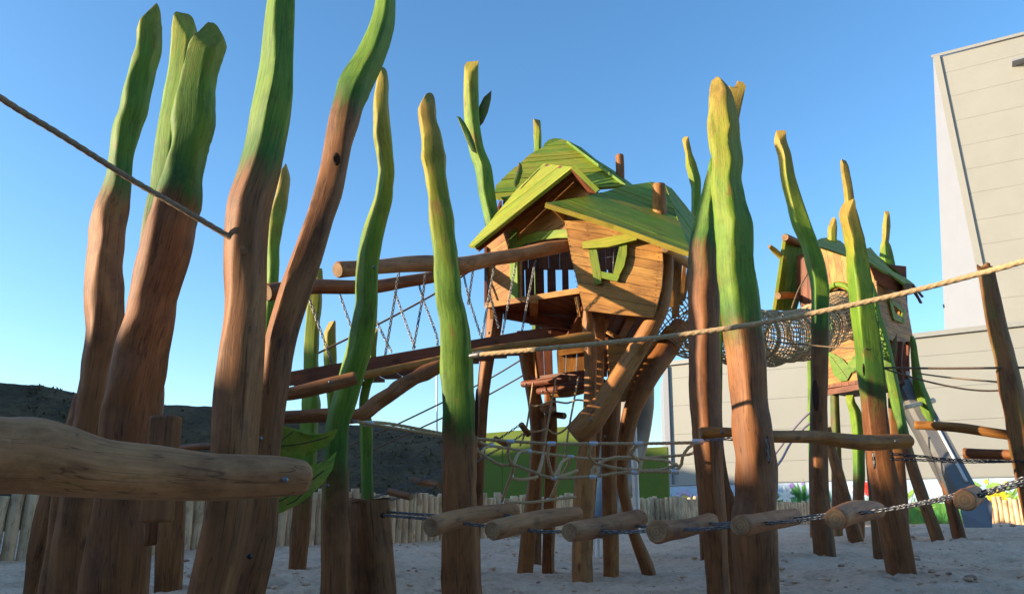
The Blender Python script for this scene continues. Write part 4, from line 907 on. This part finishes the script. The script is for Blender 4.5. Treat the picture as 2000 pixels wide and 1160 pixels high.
# ---- rope net bridge in the middle
NB = thing('rope_net', P(1150,900,5.1), 'sagging rope net with steel clamps strung between the lone pole and forked pole', 'rope net')
Yn = 5.15
net = {
 'top': [(690,822,4.95),(735,830,5.0),(862,850,5.1),(936,857,5.1),(1073,866,5.1),(1158,866,5.1),(1246,866,5.1),(1361,864,5.1)],
 'twin': [(705,824,4.98),(760,827,5.2),(862,846,5.3),(936,860,5.4)],
 'back': [(936,862,5.4),(959,870,5.5),(1032,881,5.7),(1114,892,5.8),(1164,896,5.85),(1226,895,5.85),(1329,889,5.8),(1352,885,5.8)],
 'low': [(925,868,5.15),(936,882,5.15),(956,896,5.15),(977,907,5.2),(1006,909,5.2),(1041,921,5.2),(1082,933,5.2),(1158,930,5.2),(1235,921,5.2),(1317,921,5.15)],
 'mid': [(1164,908,5.4),(1202,893,5.4),(1261,896,5.4),(1299,899,5.3),(1326,911,5.2)],
 'mid2': [(1164,905,5.3),(1200,913,5.3),(1235,917,5.3),(1290,917,5.3),(1322,906,5.2)],
 'c1': [(997,863,5.1),(992,884,5.12),(996,900,5.17),(1006,909,5.2)], 'c2': [(1073,866,5.1),(1070,893,5.12),(1076,918,5.17),(1082,933,5.2)],
 'c3': [(1156,866,5.1),(1150,888,5.15),(1164,907,5.3),(1168,922,5.22),(1158,931,5.2)], 'c4': [(1246,866,5.1),(1234,886,5.15),(1248,901,5.25),(1248,915,5.2),(1238,922,5.2)],
 'c5': [(1361,864,5.1),(1345,874,5.1),(1334,890,5.12),(1330,908,5.15),(1317,921,5.15)],
 'd1': [(1032,881,5.7),(1014,884,5.6),(1006,900,5.3),(1002,917,5.25),(997,932,5.4),(988,955,5.7),(980,980,6.0)],
 'd2': [(959,870,5.5),(945,876,5.4),(940,890,5.2)], 'd3': [(1114,892,5.8),(1098,902,5.6),(1090,918,5.3),(1080,933,5.2)],
 'd4': [(997,932,5.4),(1020,936,5.6),(1050,931,5.8)], 'd5': [(1112,892,5.8),(1108,910,5.9),(1090,940,6.1),(1075,972,6.3)],
 'd6': [(1226,895,5.85),(1232,880,5.8),(1246,870,5.4)], 'd7': [(1082,933,5.2),(1110,925,5.6),(1128,918,5.8)],
 'd8': [(980,980,6.0),(1030,981,6.1),(1075,976,6.2),(1125,970,6.3)], 'c6': [(1158,931,5.2),(1157,918,5.3),(1164,908,5.4)], 'd9': [(1061,886,5.75),(1058,905,5.6),(1052,925,5.3)],
 'lp': [(1352,885,5.8),(1362,878,5.75),(1372,880,5.7)]}
for k, v in net.items(): rope(None, v, .0108, 'rope_tan', 'rope', parent=NB, tw=.034, seg=10)
def clamp(px, py, Y, wpx=16, hpx=9, dx=1, dy=0):
    l = sqrt(dx*dx+dy*dy); dx /= l; dy /= l
    log(None, [(px-dx*wpx/2, py-dy*wpx/2, hpx, Y), (px+dx*wpx/2, py+dy*wpx/2, hpx, Y)], 'clamp', parent=NB, mat='clamp_metal', endmat='clamp_metal', lump=0, seg=12, sub=1)
for q in ((997,862,5.1,13,9),(1077,866,5.1,14,9),(1159,866,5.1,14,9),(1247,866,5.1,14,9),(1363,862,5.1,18,11),(959,870,5.5,11,8),(1032,881,5.7,11,8),(1114,892,5.8,12,8),(1266,895,5.85,10,6),(1082,933,5.2,9,8),(1158,931,5.2,11,9),(1240,922,5.2,11,9),(1318,921,5.15,13,10),(1362,883,5.7,14,9),(720,827,5.0,18,10)): clamp(*q)
for q in ((1000,929,5.5,9,7,.2,1),(980,980,6.0,9,8,.2,1),(1072,975,6.3,8,6)): clamp(*q)
chain(None, [(1372,861,5.1),(1400,858,5.05),(1440,855,4.95)], parent=NB, L=.04, wd=.026, r=.0045)
chain(None, [(684,820,4.93),(700,823,4.95)], parent=NB, L=.04, wd=.024, r=.004)

# ---- rope ladder under the lower floor
RL = thing('rope_ladder', P(1075,850,7.9), 'small climbing net hanging from the lower treehouse floor', 'climbing net')
for v in ([(1041,748,8.15),(1029,831,7.9),(1016,870,7.75)], [(1086,737,8.0),(1068,842,7.8),(1060,890,7.7),(1045,937,7.6)], [(1130,735,7.85),(1112,831,7.7),(1104,882,7.6),(1090,930,7.5)],
          [(1034,790,8.0),(1045,793,8.0),(1058,790,7.95),(1081,784,7.9),(1107,787,7.85),(1125,781,7.8),(1140,782,7.8)], [(1026,839,7.85),(1036,843,7.85),(1052,842,7.85),(1068,838,7.8),(1080,845,7.8),(1091,846,7.75),(1104,838,7.7),(1116,826,7.7),(1128,828,7.7)]):
    rope(None, v, .010, 'rope_tan', 'rope', parent=RL)
# small climbing pegs
for lab, a, b, wd, Y, Y2 in (('pale cut end of a climbing peg between the two slim treehouse legs', (1063,798), (1078,800), 17, 8.0, 8.5), ('climbing peg sticking out right of the second slim treehouse leg', (1072,808), (1102,812), 13, 8.6, 8.4), ('upper dangling peg left of the treehouse legs', (1018,829), (1032,848), 12, 7.6, 7.7), ('lower dangling peg left of the treehouse legs', (967,856), (990,869), 11, 7.8, 7.9), ('left one of the two short swinging rungs over the palisade', (761,960), (802,970), 14, 7.7, 7.5), ('right one of the two short swinging rungs over the palisade', (809,938), (857,948), 14, 7.9, 7.7)):
    log(lab, [(a[0], a[1], wd, Y), ((a[0]+b[0])/2, (a[1]+b[1])/2, wd*.95, (Y+Y2)/2), (b[0], b[1], wd, Y2)], name='climbing_peg', cat='climbing peg', tone=.3)
for lab, v in (('upper far chain running from the swinging rungs towards the treehouse', [(690,985,7.6),(775,955,7.7),(850,925,7.8),(905,893,7.8),(965,862,7.9),(1018,828,7.7)]), ('lower far chain running from the swinging rungs towards the treehouse', [(700,992,7.5),(800,966,7.6),(856,945,7.7),(945,893,7.8),(990,868,7.9),(1030,842,7.7)])):
    chain(lab, v, group='far chains carrying the swinging rungs', L=.045, wd=.028, r=.0045)

# ---- chain of stepping logs in front
SL = [((843,1028),(1003,998),38,29,3.95,4.75),((963,1049-14),(1126,1004),38,31,3.85,4.6),((1114,1040-2),(1250,1011),37,33,3.8,4.5),((1284,1038),(1388,1017),46,32,3.55,4.35),((1447,1026),(1550,1009),41,33,3.6,4.3),((1633,1013),(1712,996),42,33,3.3,4.0),((1884,976),(1902,966),42,38,2.9,3.6)]
bend = [(-6, 0), (-3, 2), (3, 4), (4, -4), (0, -1), (-6, 4), (0, 0)]
lab = ['first stepping log, nearest the stump', 'second stepping log from the stump, its end just right of the lone pole', 'third stepping log from the stump, below the rope net', 'fourth stepping log from the stump, left of the forked pole', 'fifth stepping log, in front of the big honey pole', 'sixth stepping log, left of the pole with a chain slot', 'last stepping log showing only its dark round end at the right']
for (a, b, w1, w2, Y1, Y2), bd, lb_ in zip(SL, bend, lab):
    pts = []
    for k in range(5):
        t = k/4; pts.append((a[0]+(b[0]-a[0])*t, a[1]+(b[1]-a[1])*t+bd[0]*sin(pi*t), w1+(w2-w1)*t+bd[1]*sin(pi*t), Y1+(Y2-Y1)*t))
    log(lb_, pts, name='stepping_log', cat='stepping log', group='stepping logs hung on chains', tone=.5 if a[0] < 1200 else .25, lump=.1, mat='pale_wood')
chf = [[(748,1006,5.15),(790,1009,4.6),(835,1013,4.3)],[(890,1019,4.2),(925,1024,4.15),(962,1028,4.1)],[(1020,1034,4.1),(1060,1038,4.05),(1108,1037,4.0)],[(1166,1037,4.0),(1215,1039,3.95),(1275,1036,3.85)],[(1331,1034,3.8),(1385,1032,3.75),(1436,1027,3.72)],[(1489,1022,3.8),(1550,1017,3.6),(1618,1008,3.45)],[(1669,1003,3.5),(1770,989,3.3),(1868,970,3.05)],[(1905,970,3.05),(1950,957,2.9),(2000,944,2.8),(2080,920,2.7)]]
chb = [[(752,999,5.3),(820,1004,4.8),(880,1008,4.7)],[(968,1003,4.6),(1000,1007,4.55),(1040,1010,4.5)],[(1090,1019,4.5),(1130,1021,4.45),(1170,1022,4.4)],[(1229,1026,4.4),(1262,1028,4.3),(1300,1026,4.2)],[(1380,1022,4.2),(1415,1022,4.15),(1470,1016,4.1)],[(1548,1013,4.2),(1600,1006,4.0),(1650,1000,3.9)],[(1712,997,3.9),(1800,981,3.7),(1880,962,3.5)],[(1915,962,3.4),(1960,948,3.3),(2010,930,3.2),(2080,905,3.1)]]
gaps = ['between the stump and the first stepping log', 'between the first and second stepping logs', 'between the second and third stepping logs', 'between the third and fourth stepping logs', 'between the fourth and fifth stepping logs', 'between the fifth and sixth stepping logs', 'between the sixth and last stepping logs', 'from the last stepping log to the right edge']
for v, g in zip(chf, gaps): chain('front grey chain '+g, v, name='step_chain', group='chains carrying the stepping logs', L=.036, wd=.023, r=.0042)
for v, g in zip(chb, gaps): chain('rear grey chain '+g, v, name='step_chain', group='chains carrying the stepping logs', L=.036, wd=.023, r=.0042)
for i_, (x, y, Y) in enumerate(((748,1006,5.1),)): knot(t_st, x, y, 5.12, 12, 10)

# ---- beams and chains on the right
b1 = log('dark wavy beam bolted across the forked pole and the pole with slot', [(1371,846,24,5.36),(1400,846,26,5.36),(1450,849,26,5.38),(1510,852,24,5.45),(1585,853,25,5.8),(1635,859,28,5.9),(1697,864,31,6.1),(1747,862,29,6.2),(1774,861,27,6.25)], tone=.15, mat='board_wood'); bolt(b1, 1411, 844, 5.28, .013); bolt(b1, 1750, 861, 6.07, .013)
log('sunlit slanting log between the rear legs and the right edge pole', [(1788,830,16,6.9),(1816,831,17,6.85),(1850,833,18,6.8),(1881,836,19,6.75),(1933,844,19,6.65),(1975,850,19,6.6)], mat='board_wood', tone=.4)
log('short thick dark log fixed to the right edge pole', [(1884,885,21,6.9),(1930,887,20,6.8),(1985,888,20,6.65)], tone=.05)
log('pale grey round bar between the two rear legs of the small treehouse', [(1763,796,9,11.5),(1790,790,9,11.8),(1823,782,10,12.2)], tone=1, mat='stake_wood', cat='round bar', name='round_bar')
chain('upper dark chain from the pole with slot to the right edge pole', [(1740,886,6.5),(1800,891,6.55),(1870,898,6.6),(2060,903,6.7)], L=.05, wd=.03, r=.005, mat='dark_bolt', group='dark chains at the right')
chain('lower dark chain from the pole with slot to the right edge pole', [(1740,896,6.5),(1820,899,6.5),(1900,902,6.45),(2060,899,6.4)], L=.05, wd=.03, r=.005, mat='dark_bolt', group='dark chains at the right')
knot(t_R, 1500, 878, 4.73, 9, 54); knot(t_T, 1707, 899, 6.42, 7, 34); knot(t_T, 1687, 722, 6.44, 5, 26)
chain(None, [(1498,857,4.70),(1500,880,4.70),(1502,900,4.70)], parent=t_R, L=.036, wd=.02, r=.004); chain(None, [(1706,885,6.39),(1708,912,6.39)], parent=t_T, L=.036, wd=.02, r=.004)
knot(t_S, 1593, 772, 8.86, 13, 62); knot(t_G, 931, 805, 4.75, 7, 95)
rope('thin dark rope crossing the leaning green pole and net tunnel', [(1488,665,7.6),(1560,672,7.4),(1640,679,7.0),(1690,681,6.5)], .0075, 'rope_dark', group='thin ropes at the right')
rope('level thin rope running from the yellow tipped pole to the right edge', [(1722,718,6.6),(1800,719,6.6),(1900,719,6.5),(2100,716,6.4)], .010, 'rope_dark', group='thin ropes at the right')
rope('sagging thin rope below the level one, ending at the right edge pole', [(1722,718,6.6),(1762,731,6.6),(1820,747,6.6),(1880,759,6.6),(1925,763,6.6),(1960,762,6.6)], .008, 'rope_dark', group='thin ropes at the right')
rope('short thin rope between the level and the sagging ropes at the right', [(1792,729,8.0),(1860,738,7.6),(1952,746,6.7)], .008, 'rope_dark', group='thin ropes at the right')

# ================================================================== SMALL TREEHOUSE
SH = thing('treehouse', (6.2, 12.6, .3), 'small timber treehouse with net tunnel entrance and leaves on its front', 'treehouse')
FR = vplane(1722, 700, 11.7, -.53, .85); SR = vplane(1722, 700, 11.7, .7, .72)
fw = panel('wall', SH, FR, [(1597,481),(1655,493),(1697,508),(1709,552),(1648,562),(1590,566)], ((1650,560),(1640,490)), .13, .03, tone=lambda k: random.uniform(.5, 1))
hole = [(1640+33*cos(a*pi/6), 612+50*sin(a*pi/6)) for a in range(12)]
fw2 = panel('wall', SH, FR, [(1583,566),(1648,558),(1711,548),(1728,743),(1616,765),(1586,768)], ((1620,720),(1700,706)), .12, .03, hole=hole, tone=lambda k: random.uniform(.3, .8))
mb = MB(); wire(mb, [FR.hit(1640+37*cos(a), 610-54*sin(a))+FR.n*.02 for a in (0, .3, .6, .9, 1.2, 1.57, 1.9, 2.2, 2.5, 2.8, 3.14)], .05, seg=10, sub=3)
mb.pa = [1.2]*len(mb.v); mb.build('tunnel_arch', 'board_wood', fw2)
mb = MB(); sd = vplane(1722, 700, 13.2, 1, -.1); slab(mb, [sd.hit(*q) for q in ((1570,500),(1770,520),(1778,745),(1580,745))], sd.n, .03); mb.build('rear_wall', 'dark_wood', SH)
panel('wall', SH, FR, [(1556,500),(1597,485),(1592,566),(1586,640),(1572,640),(1556,560)], ((1580,560),(1578,500)), .12, .03, 'dark_wood')
sw = panel('side_wall', SH, SR, [(1699,512),(1765,550),(1773,600),(1783,657),(1781,674),(1750,668),(1722,656),(1711,600)], ((1722,600),(1770,622)), .11, .03, tone=lambda k: random.uniform(.2, .6), hole=[(1738,590),(1757,608),(1758,620),(1744,614)])
for poly in ([(1731,579),(1761,603),(1759,611),(1734,590)], [(1759,603),(1765,606),(1764,631),(1757,628)], [(1740,606),(1745,612),(1760,620),(1762,632),(1747,627)], [(1731,579),(1738,588),(1746,616),(1745,628),(1741,622)]):
    piece('window_frame', sw, SR, poly, off=.035, paint=1.3, thick=.03)
mb = MB(); wire(mb, [SR.hit(1742,596), SR.hit(1756,624)], .005, sub=1); wire(mb, [SR.hit(1756,606), SR.hit(1744,618)], .005, sub=1); mb.build('window_bars', 'dark_bolt', sw)
RL2 = Plane(P(1531,469,12.7), P(1511,606,12.8), P(1575,488,13.2))
panel('roof', SH, RL2, [(1531,469),(1574,487),(1570,560),(1555,608),(1511,606)], ((1525,600),(1545,480)), .13, .03, paint=lambda k: random.uniform(.9, 1.2))
mb = MB(); boxbetween(mb, RL2.hit(1532,470), RL2.hit(1512,605), .03, .05, paint=1.4); mb.build('roof_edge', 'board_wood', SH)
panel('roof', SH, Plane(P(1593,468,11.8), P(1657,487,12.4), P(1700,510,11.4)), [(1592,471),(1605,465),(1624,464),(1642,471),(1656,484),(1700,504),(1699,511),(1650,497),(1596,479)], ((1600,470),(1690,500)), .12, .03, paint=lime)
RR2 = Plane(P(1691,486,12.2), P(1785,556,12.7), P(1694,508,11.2))
panel('roof', SH, RR2, [(1686,492),(1691,486),(1700,483),(1722,508),(1744,530),(1768,542),(1787,556),(1779,565),(1755,546),(1737,534),(1728,531),(1692,509)], ((1700,490),(1780,552)), .12, .03, paint=lambda k: random.uniform(.7, 1.3))
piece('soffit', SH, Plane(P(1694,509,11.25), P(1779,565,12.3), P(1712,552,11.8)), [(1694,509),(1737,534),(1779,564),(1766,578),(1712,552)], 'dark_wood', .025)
for q in ((1775,556,1796,586),(1779,556,1799,592),(1783,557,1802,580)):
    mb = MB(); boxbetween(mb, P(q[0],q[1],12.3), P(q[2],q[3],12.2), .05, .03); mb.build('roof_batten', 'dark_wood', SH)
log(None, [(1534,464,15,12.5),(1550,471,15,12.8),(1570,480,14,13.2)], 'roof_beam', parent=SH, tone=.1); log(None, [(1520,578,14,12.5),(1540,577,14,12.8),(1560,576,13,13.2)], 'roof_beam', parent=SH, mat='board_wood', tone=.2)
log(None, [(1771,560,15,11.9),(1766,572,14,12.3)], 'roof_beam', parent=SH, tone=.1)
leaf_board('carved_leaf', fw2, [(q[0], q[1], (FR.hit(q[0], q[1])+FR.n*.06).y) for q in ((1617,686),(1630,692),(1645,700),(1656,713),(1662,729),(1654,743),(1641,745),(1627,730),(1621,710))], .02, .8, [[(1622,694,11.75),(1640,718,11.7),(1655,738,11.65)]], mat='board_wood')
leaf_board('carved_leaf', fw2, [(q[0], q[1], (FR.hit(q[0], q[1])+FR.n*.06).y) for q in ((1683,686),(1682,705),(1676,722),(1663,728),(1655,723),(1656,708),(1666,696))], .02, .75, mat='board_wood')
p0, p1_ = FR.hit(1728, 743), FR.hit(1590, 768); p1_.z = p0.z; bkv = Vector((.95, .75, 0))
mb = MB(); boards(mb, [p1_+FR.n*.08, p0+FR.n*.08, p0+bkv, p1_+bkv], Vector((0,0,-1)), bkv, .12, .05); mb.build('floor', 'dark_wood', SH)
mb = MB(); boxbetween(mb, FR.hit(1592,772)+FR.n*.06, FR.hit(1728,748)+FR.n*.06, .04, .09); mb.build('floor_beam', 'dark_wood', SH)
mb = MB(); boxbetween(mb, SR.hit(1722,752), SR.hit(1788,752), .05, .09); mb.build('floor_beam', 'dark_wood', SH)
for x1, x2, Y in ((1752,1764,12.1),(1770,1778,12.6)):
    mb = MB(); tube(mb, pole_rows([(668,x1,x2),(705,x1+1,x2-3),(748,x1-1,x2)], Y, None, .1, to_ground=False), seg=12, sub=3); mb.build('porch_post', ['dark_wood', 'end_grain'], SH)
leaf_board('carved_leaf', SH, [(1752,652,11.8),(1753,680,11.8),(1749,705,11.8),(1741,700,11.8),(1740,680,11.8),(1745,662,11.8)], .03, .25)
pole(None, [(650,1576,1585),(720,1577,1587),(800,1578,1588),(900,1580,1590)], 12.6, (980, 800, 500), .6, 'leg', parent=SH)
pole(None, [(768,1652,1666),(787,1655,1671),(813,1662,1683),(878,1667,1687),(977,1667,1687),(1042,1659,1688)], 12.3, (950, 880, 700), .5, 'leg', parent=SH)
pole('green corner leg of the small treehouse seen right behind the yellow tipped pole', [(540,1692,1702),(573,1696,1711),(614,1702,1719),(651,1712,1731),(704,1725,1744),(781,1740,1761),(829,1752,1770),(895,1767,1787),(977,1793,1815),(1042,1816,1840)], 11.3, (900, 780, 400), .6)
pole('rightmost dark green leg of the small treehouse leaning outwards', [(655,1778,1787),(704,1781,1793),(750,1785,1803),(780,1793,1815),(813,1806,1826),(862,1819,1839),(927,1836,1852),(1036,1859,1882)], 11.9, (900, 800, 500), .2)
pole('yellow spike tip showing above the small treehouse roof ridge', [(424,1625,1630),(432,1621,1633),(446,1618,1634),(465,1618,1633),(520,1619,1634)], 13.0, (900, 600, 440), .6)
pole('thin yellow spike on a dark green stem above the right roof of the small treehouse', [(412,1729,1735),(425,1727,1737),(443,1725,1738),(472,1724,1735),(478,1722,1737),(503,1720,1743),(529,1721,1747),(600,1725,1750)], 13.4, (900, 500, 470), .3)
log('short yellow stake jutting left behind the small treehouse roof', [(1503,481,7,12.6),(1512,489,11,12.7),(1530,506,12,12.8)], tone=.6, pv=1.85, name='wooden_stake', cat='stake')
pole('small square yellow tip rising just behind the thick yellow tipped pole', [(312,1643,1654),(318,1642,1655),(337,1644,1659),(384,1650,1666),(450,1655,1672)], 8.5, (800, 560, 420), .7)
rope('short dark chain line hanging inside the open roof of the small treehouse', [(1577,535,12.1),(1560,565,12.1),(1546,602,12.1)], .012, 'rope_dark')

# ---- open chute slide
SD = thing('slide', P(1880,1025,11.5), 'steel chute slide descending right from the small treehouse', 'slide')
cen = [(1752,760,12.4),(1774,800,12.3),(1806,860,12.1),(1840,925,11.9),(1866,975,11.75)]
mb = MB(); R_ = [tuple(P(*q)) for q in cen]; R_ = [Vector(q[:3]) for q in resample([(*q, 0) for q in R_], 5)]
prof = [(-.30, .26), (-.27, .26), (-.25, .05), (-.18, 0), (.18, 0), (.25, .05), (.27, .26), (.30, .26), (.285, .0), (.2, -.05), (-.2, -.05), (-.285, .0)]
rings = []
for i, p in enumerate(R_):
    t = (R_[-1]-R_[0]).normalized(); s = Vector((.25, 1, 0)).normalized(); s = (s-t*s.dot(t)).normalized(); u = s.cross(t); u = u if u.z > 0 else -u
    rings.append([mb.vert(p+s*a+u*b) for a, b in prof])
for i in range(len(rings)-1):
    for j in range(len(prof)): k = (j+1) % len(prof); mb.face((rings[i][j], rings[i+1][j], rings[i+1][k], rings[i][k]))
mb.build('chute', 'stainless', SD, sharp=30)
mb = MB()
for j in (1, 6): wire(mb, [mb_v for mb_v in [r_ for r_ in [None]*0]] or [SDv for SDv in [R_[i]+(Vector((.25,1,0)).normalized()*(-.285 if j == 1 else .285))+Vector((.12,0,.24)) for i in range(len(R_))]], .022, seg=8, sub=1)
mb.build('edge_tube', 'white_post', SD)
mb = MB(); o = P(1906, 1004, 11.3); slab(mb, [P(1876,985,11.35), P(1922,968,11.35), P(1938,982,11.3), P(1938,1030,11.3), P(1884,1030,11.3), P(1876,1000,11.3)], (CAM-o).normalized(), .35); mb.build('outlet', 'white_cladding', SD, sharp=20)
HR = thing('handrail', P(1515,914,11.5), 'pair of curved pinkish steel handrails left of the leaning pole', 'handrail')
for v in ([(1590,800,11.5),(1572,814,11.5),(1549,839,11.5),(1530,865,11.5),(1510,893,11.5),(1495,925,11.5),(1488,1000,11.5)], [(1590,820,11.3),(1570,836,11.3),(1545,864,11.3),(1528,895,11.3),(1512,918,11.3),(1500,945,11.3),(1492,1020,11.3)]):
    mb = MB(); wire(mb, PP(v), .017, seg=10); mb.build('rail', 'pink_tube', HR)

# ---- rope net tunnel
NT = thing('net_tunnel', P(1500,760,9), 'tubular rope net tunnel sagging between the two treehouses', 'net tunnel')
cen = [(1318,620,8.3,.30),(1350,648,8.4,.32),(1400,652,8.6,.34),(1450,655,8.8,.35),(1510,660,9.3,.34),(1560,655,9.9,.36),(1600,640,10.6,.36),(1630,622,11.3,.36),(1642,611,12.0,.36)]
R_ = resample([(*P(x, y, Y), r) for x, y, Y, r in cen], 40); CT = [Vector(q[:3]) for q in R_]
D = [0]
for i in range(1, len(CT)): D.append(D[-1]+(CT[i]-CT[i-1]).length)
def tun(s, th):
    s = max(0, min(D[-1]-1e-6, s)); k = 0
    import bisect; k = min(len(D)-2, max(0, bisect.bisect_right(D, s)-1)); f = (s-D[k])/(D[k+1]-D[k])
    c = CT[k].lerp(CT[k+1], f); t = (CT[k+1]-CT[k]).normalized(); sd_ = t.cross(Vector((0,0,1))).normalized(); u = sd_.cross(t)
    r = R_[k][3]*(1-.10*abs(sin(s*3.6))); r += .035*noise.noise(Vector((s*2.5, cos(th)*1.2, sin(th)*1.2)))
    return c + sd_*cos(th)*r*1.0 + u*sin(th)*r*.98
mb = MB(); NL = 34
for j in range(NL):
    pts = []
    n = int(D[-1]/.07)
    for i in range(n+1):
        s = D[-1]*i/n; th = 2*pi*j/NL + .25*sin(s*2.1)+.35*s*.3 + .03*noise.noise(Vector((s*6, j*2.7, 0))); pts.append(tun(s, th))
    wire(mb, pts, .0075, seg=5, sub=1)
mb.build('lengthwise_mesh', 'rope_tan', NT)
mb = MB(); n = int(D[-1]/.072)
for i in range(n+1):
    s = D[-1]*i/n; pts = [tun(s+.02*noise.noise(Vector((i*2.1, cos(a*pi/16)*2, sin(a*pi/16)*2))), a*pi/16) for a in range(33)]
    wire(mb, pts, .0075, seg=5, sub=1)
mb.build('ring_mesh', 'rope_tan', NT)
for s in (.45, 1.35, 2.3, 3.3): 
    if s < D[-1]: mb = MB(); wire(mb, [tun(s, a*pi/16)*1 for a in range(33)], .02, seg=10, sub=1, tw=None); mb.build('hoop', 'rope_tan', NT)
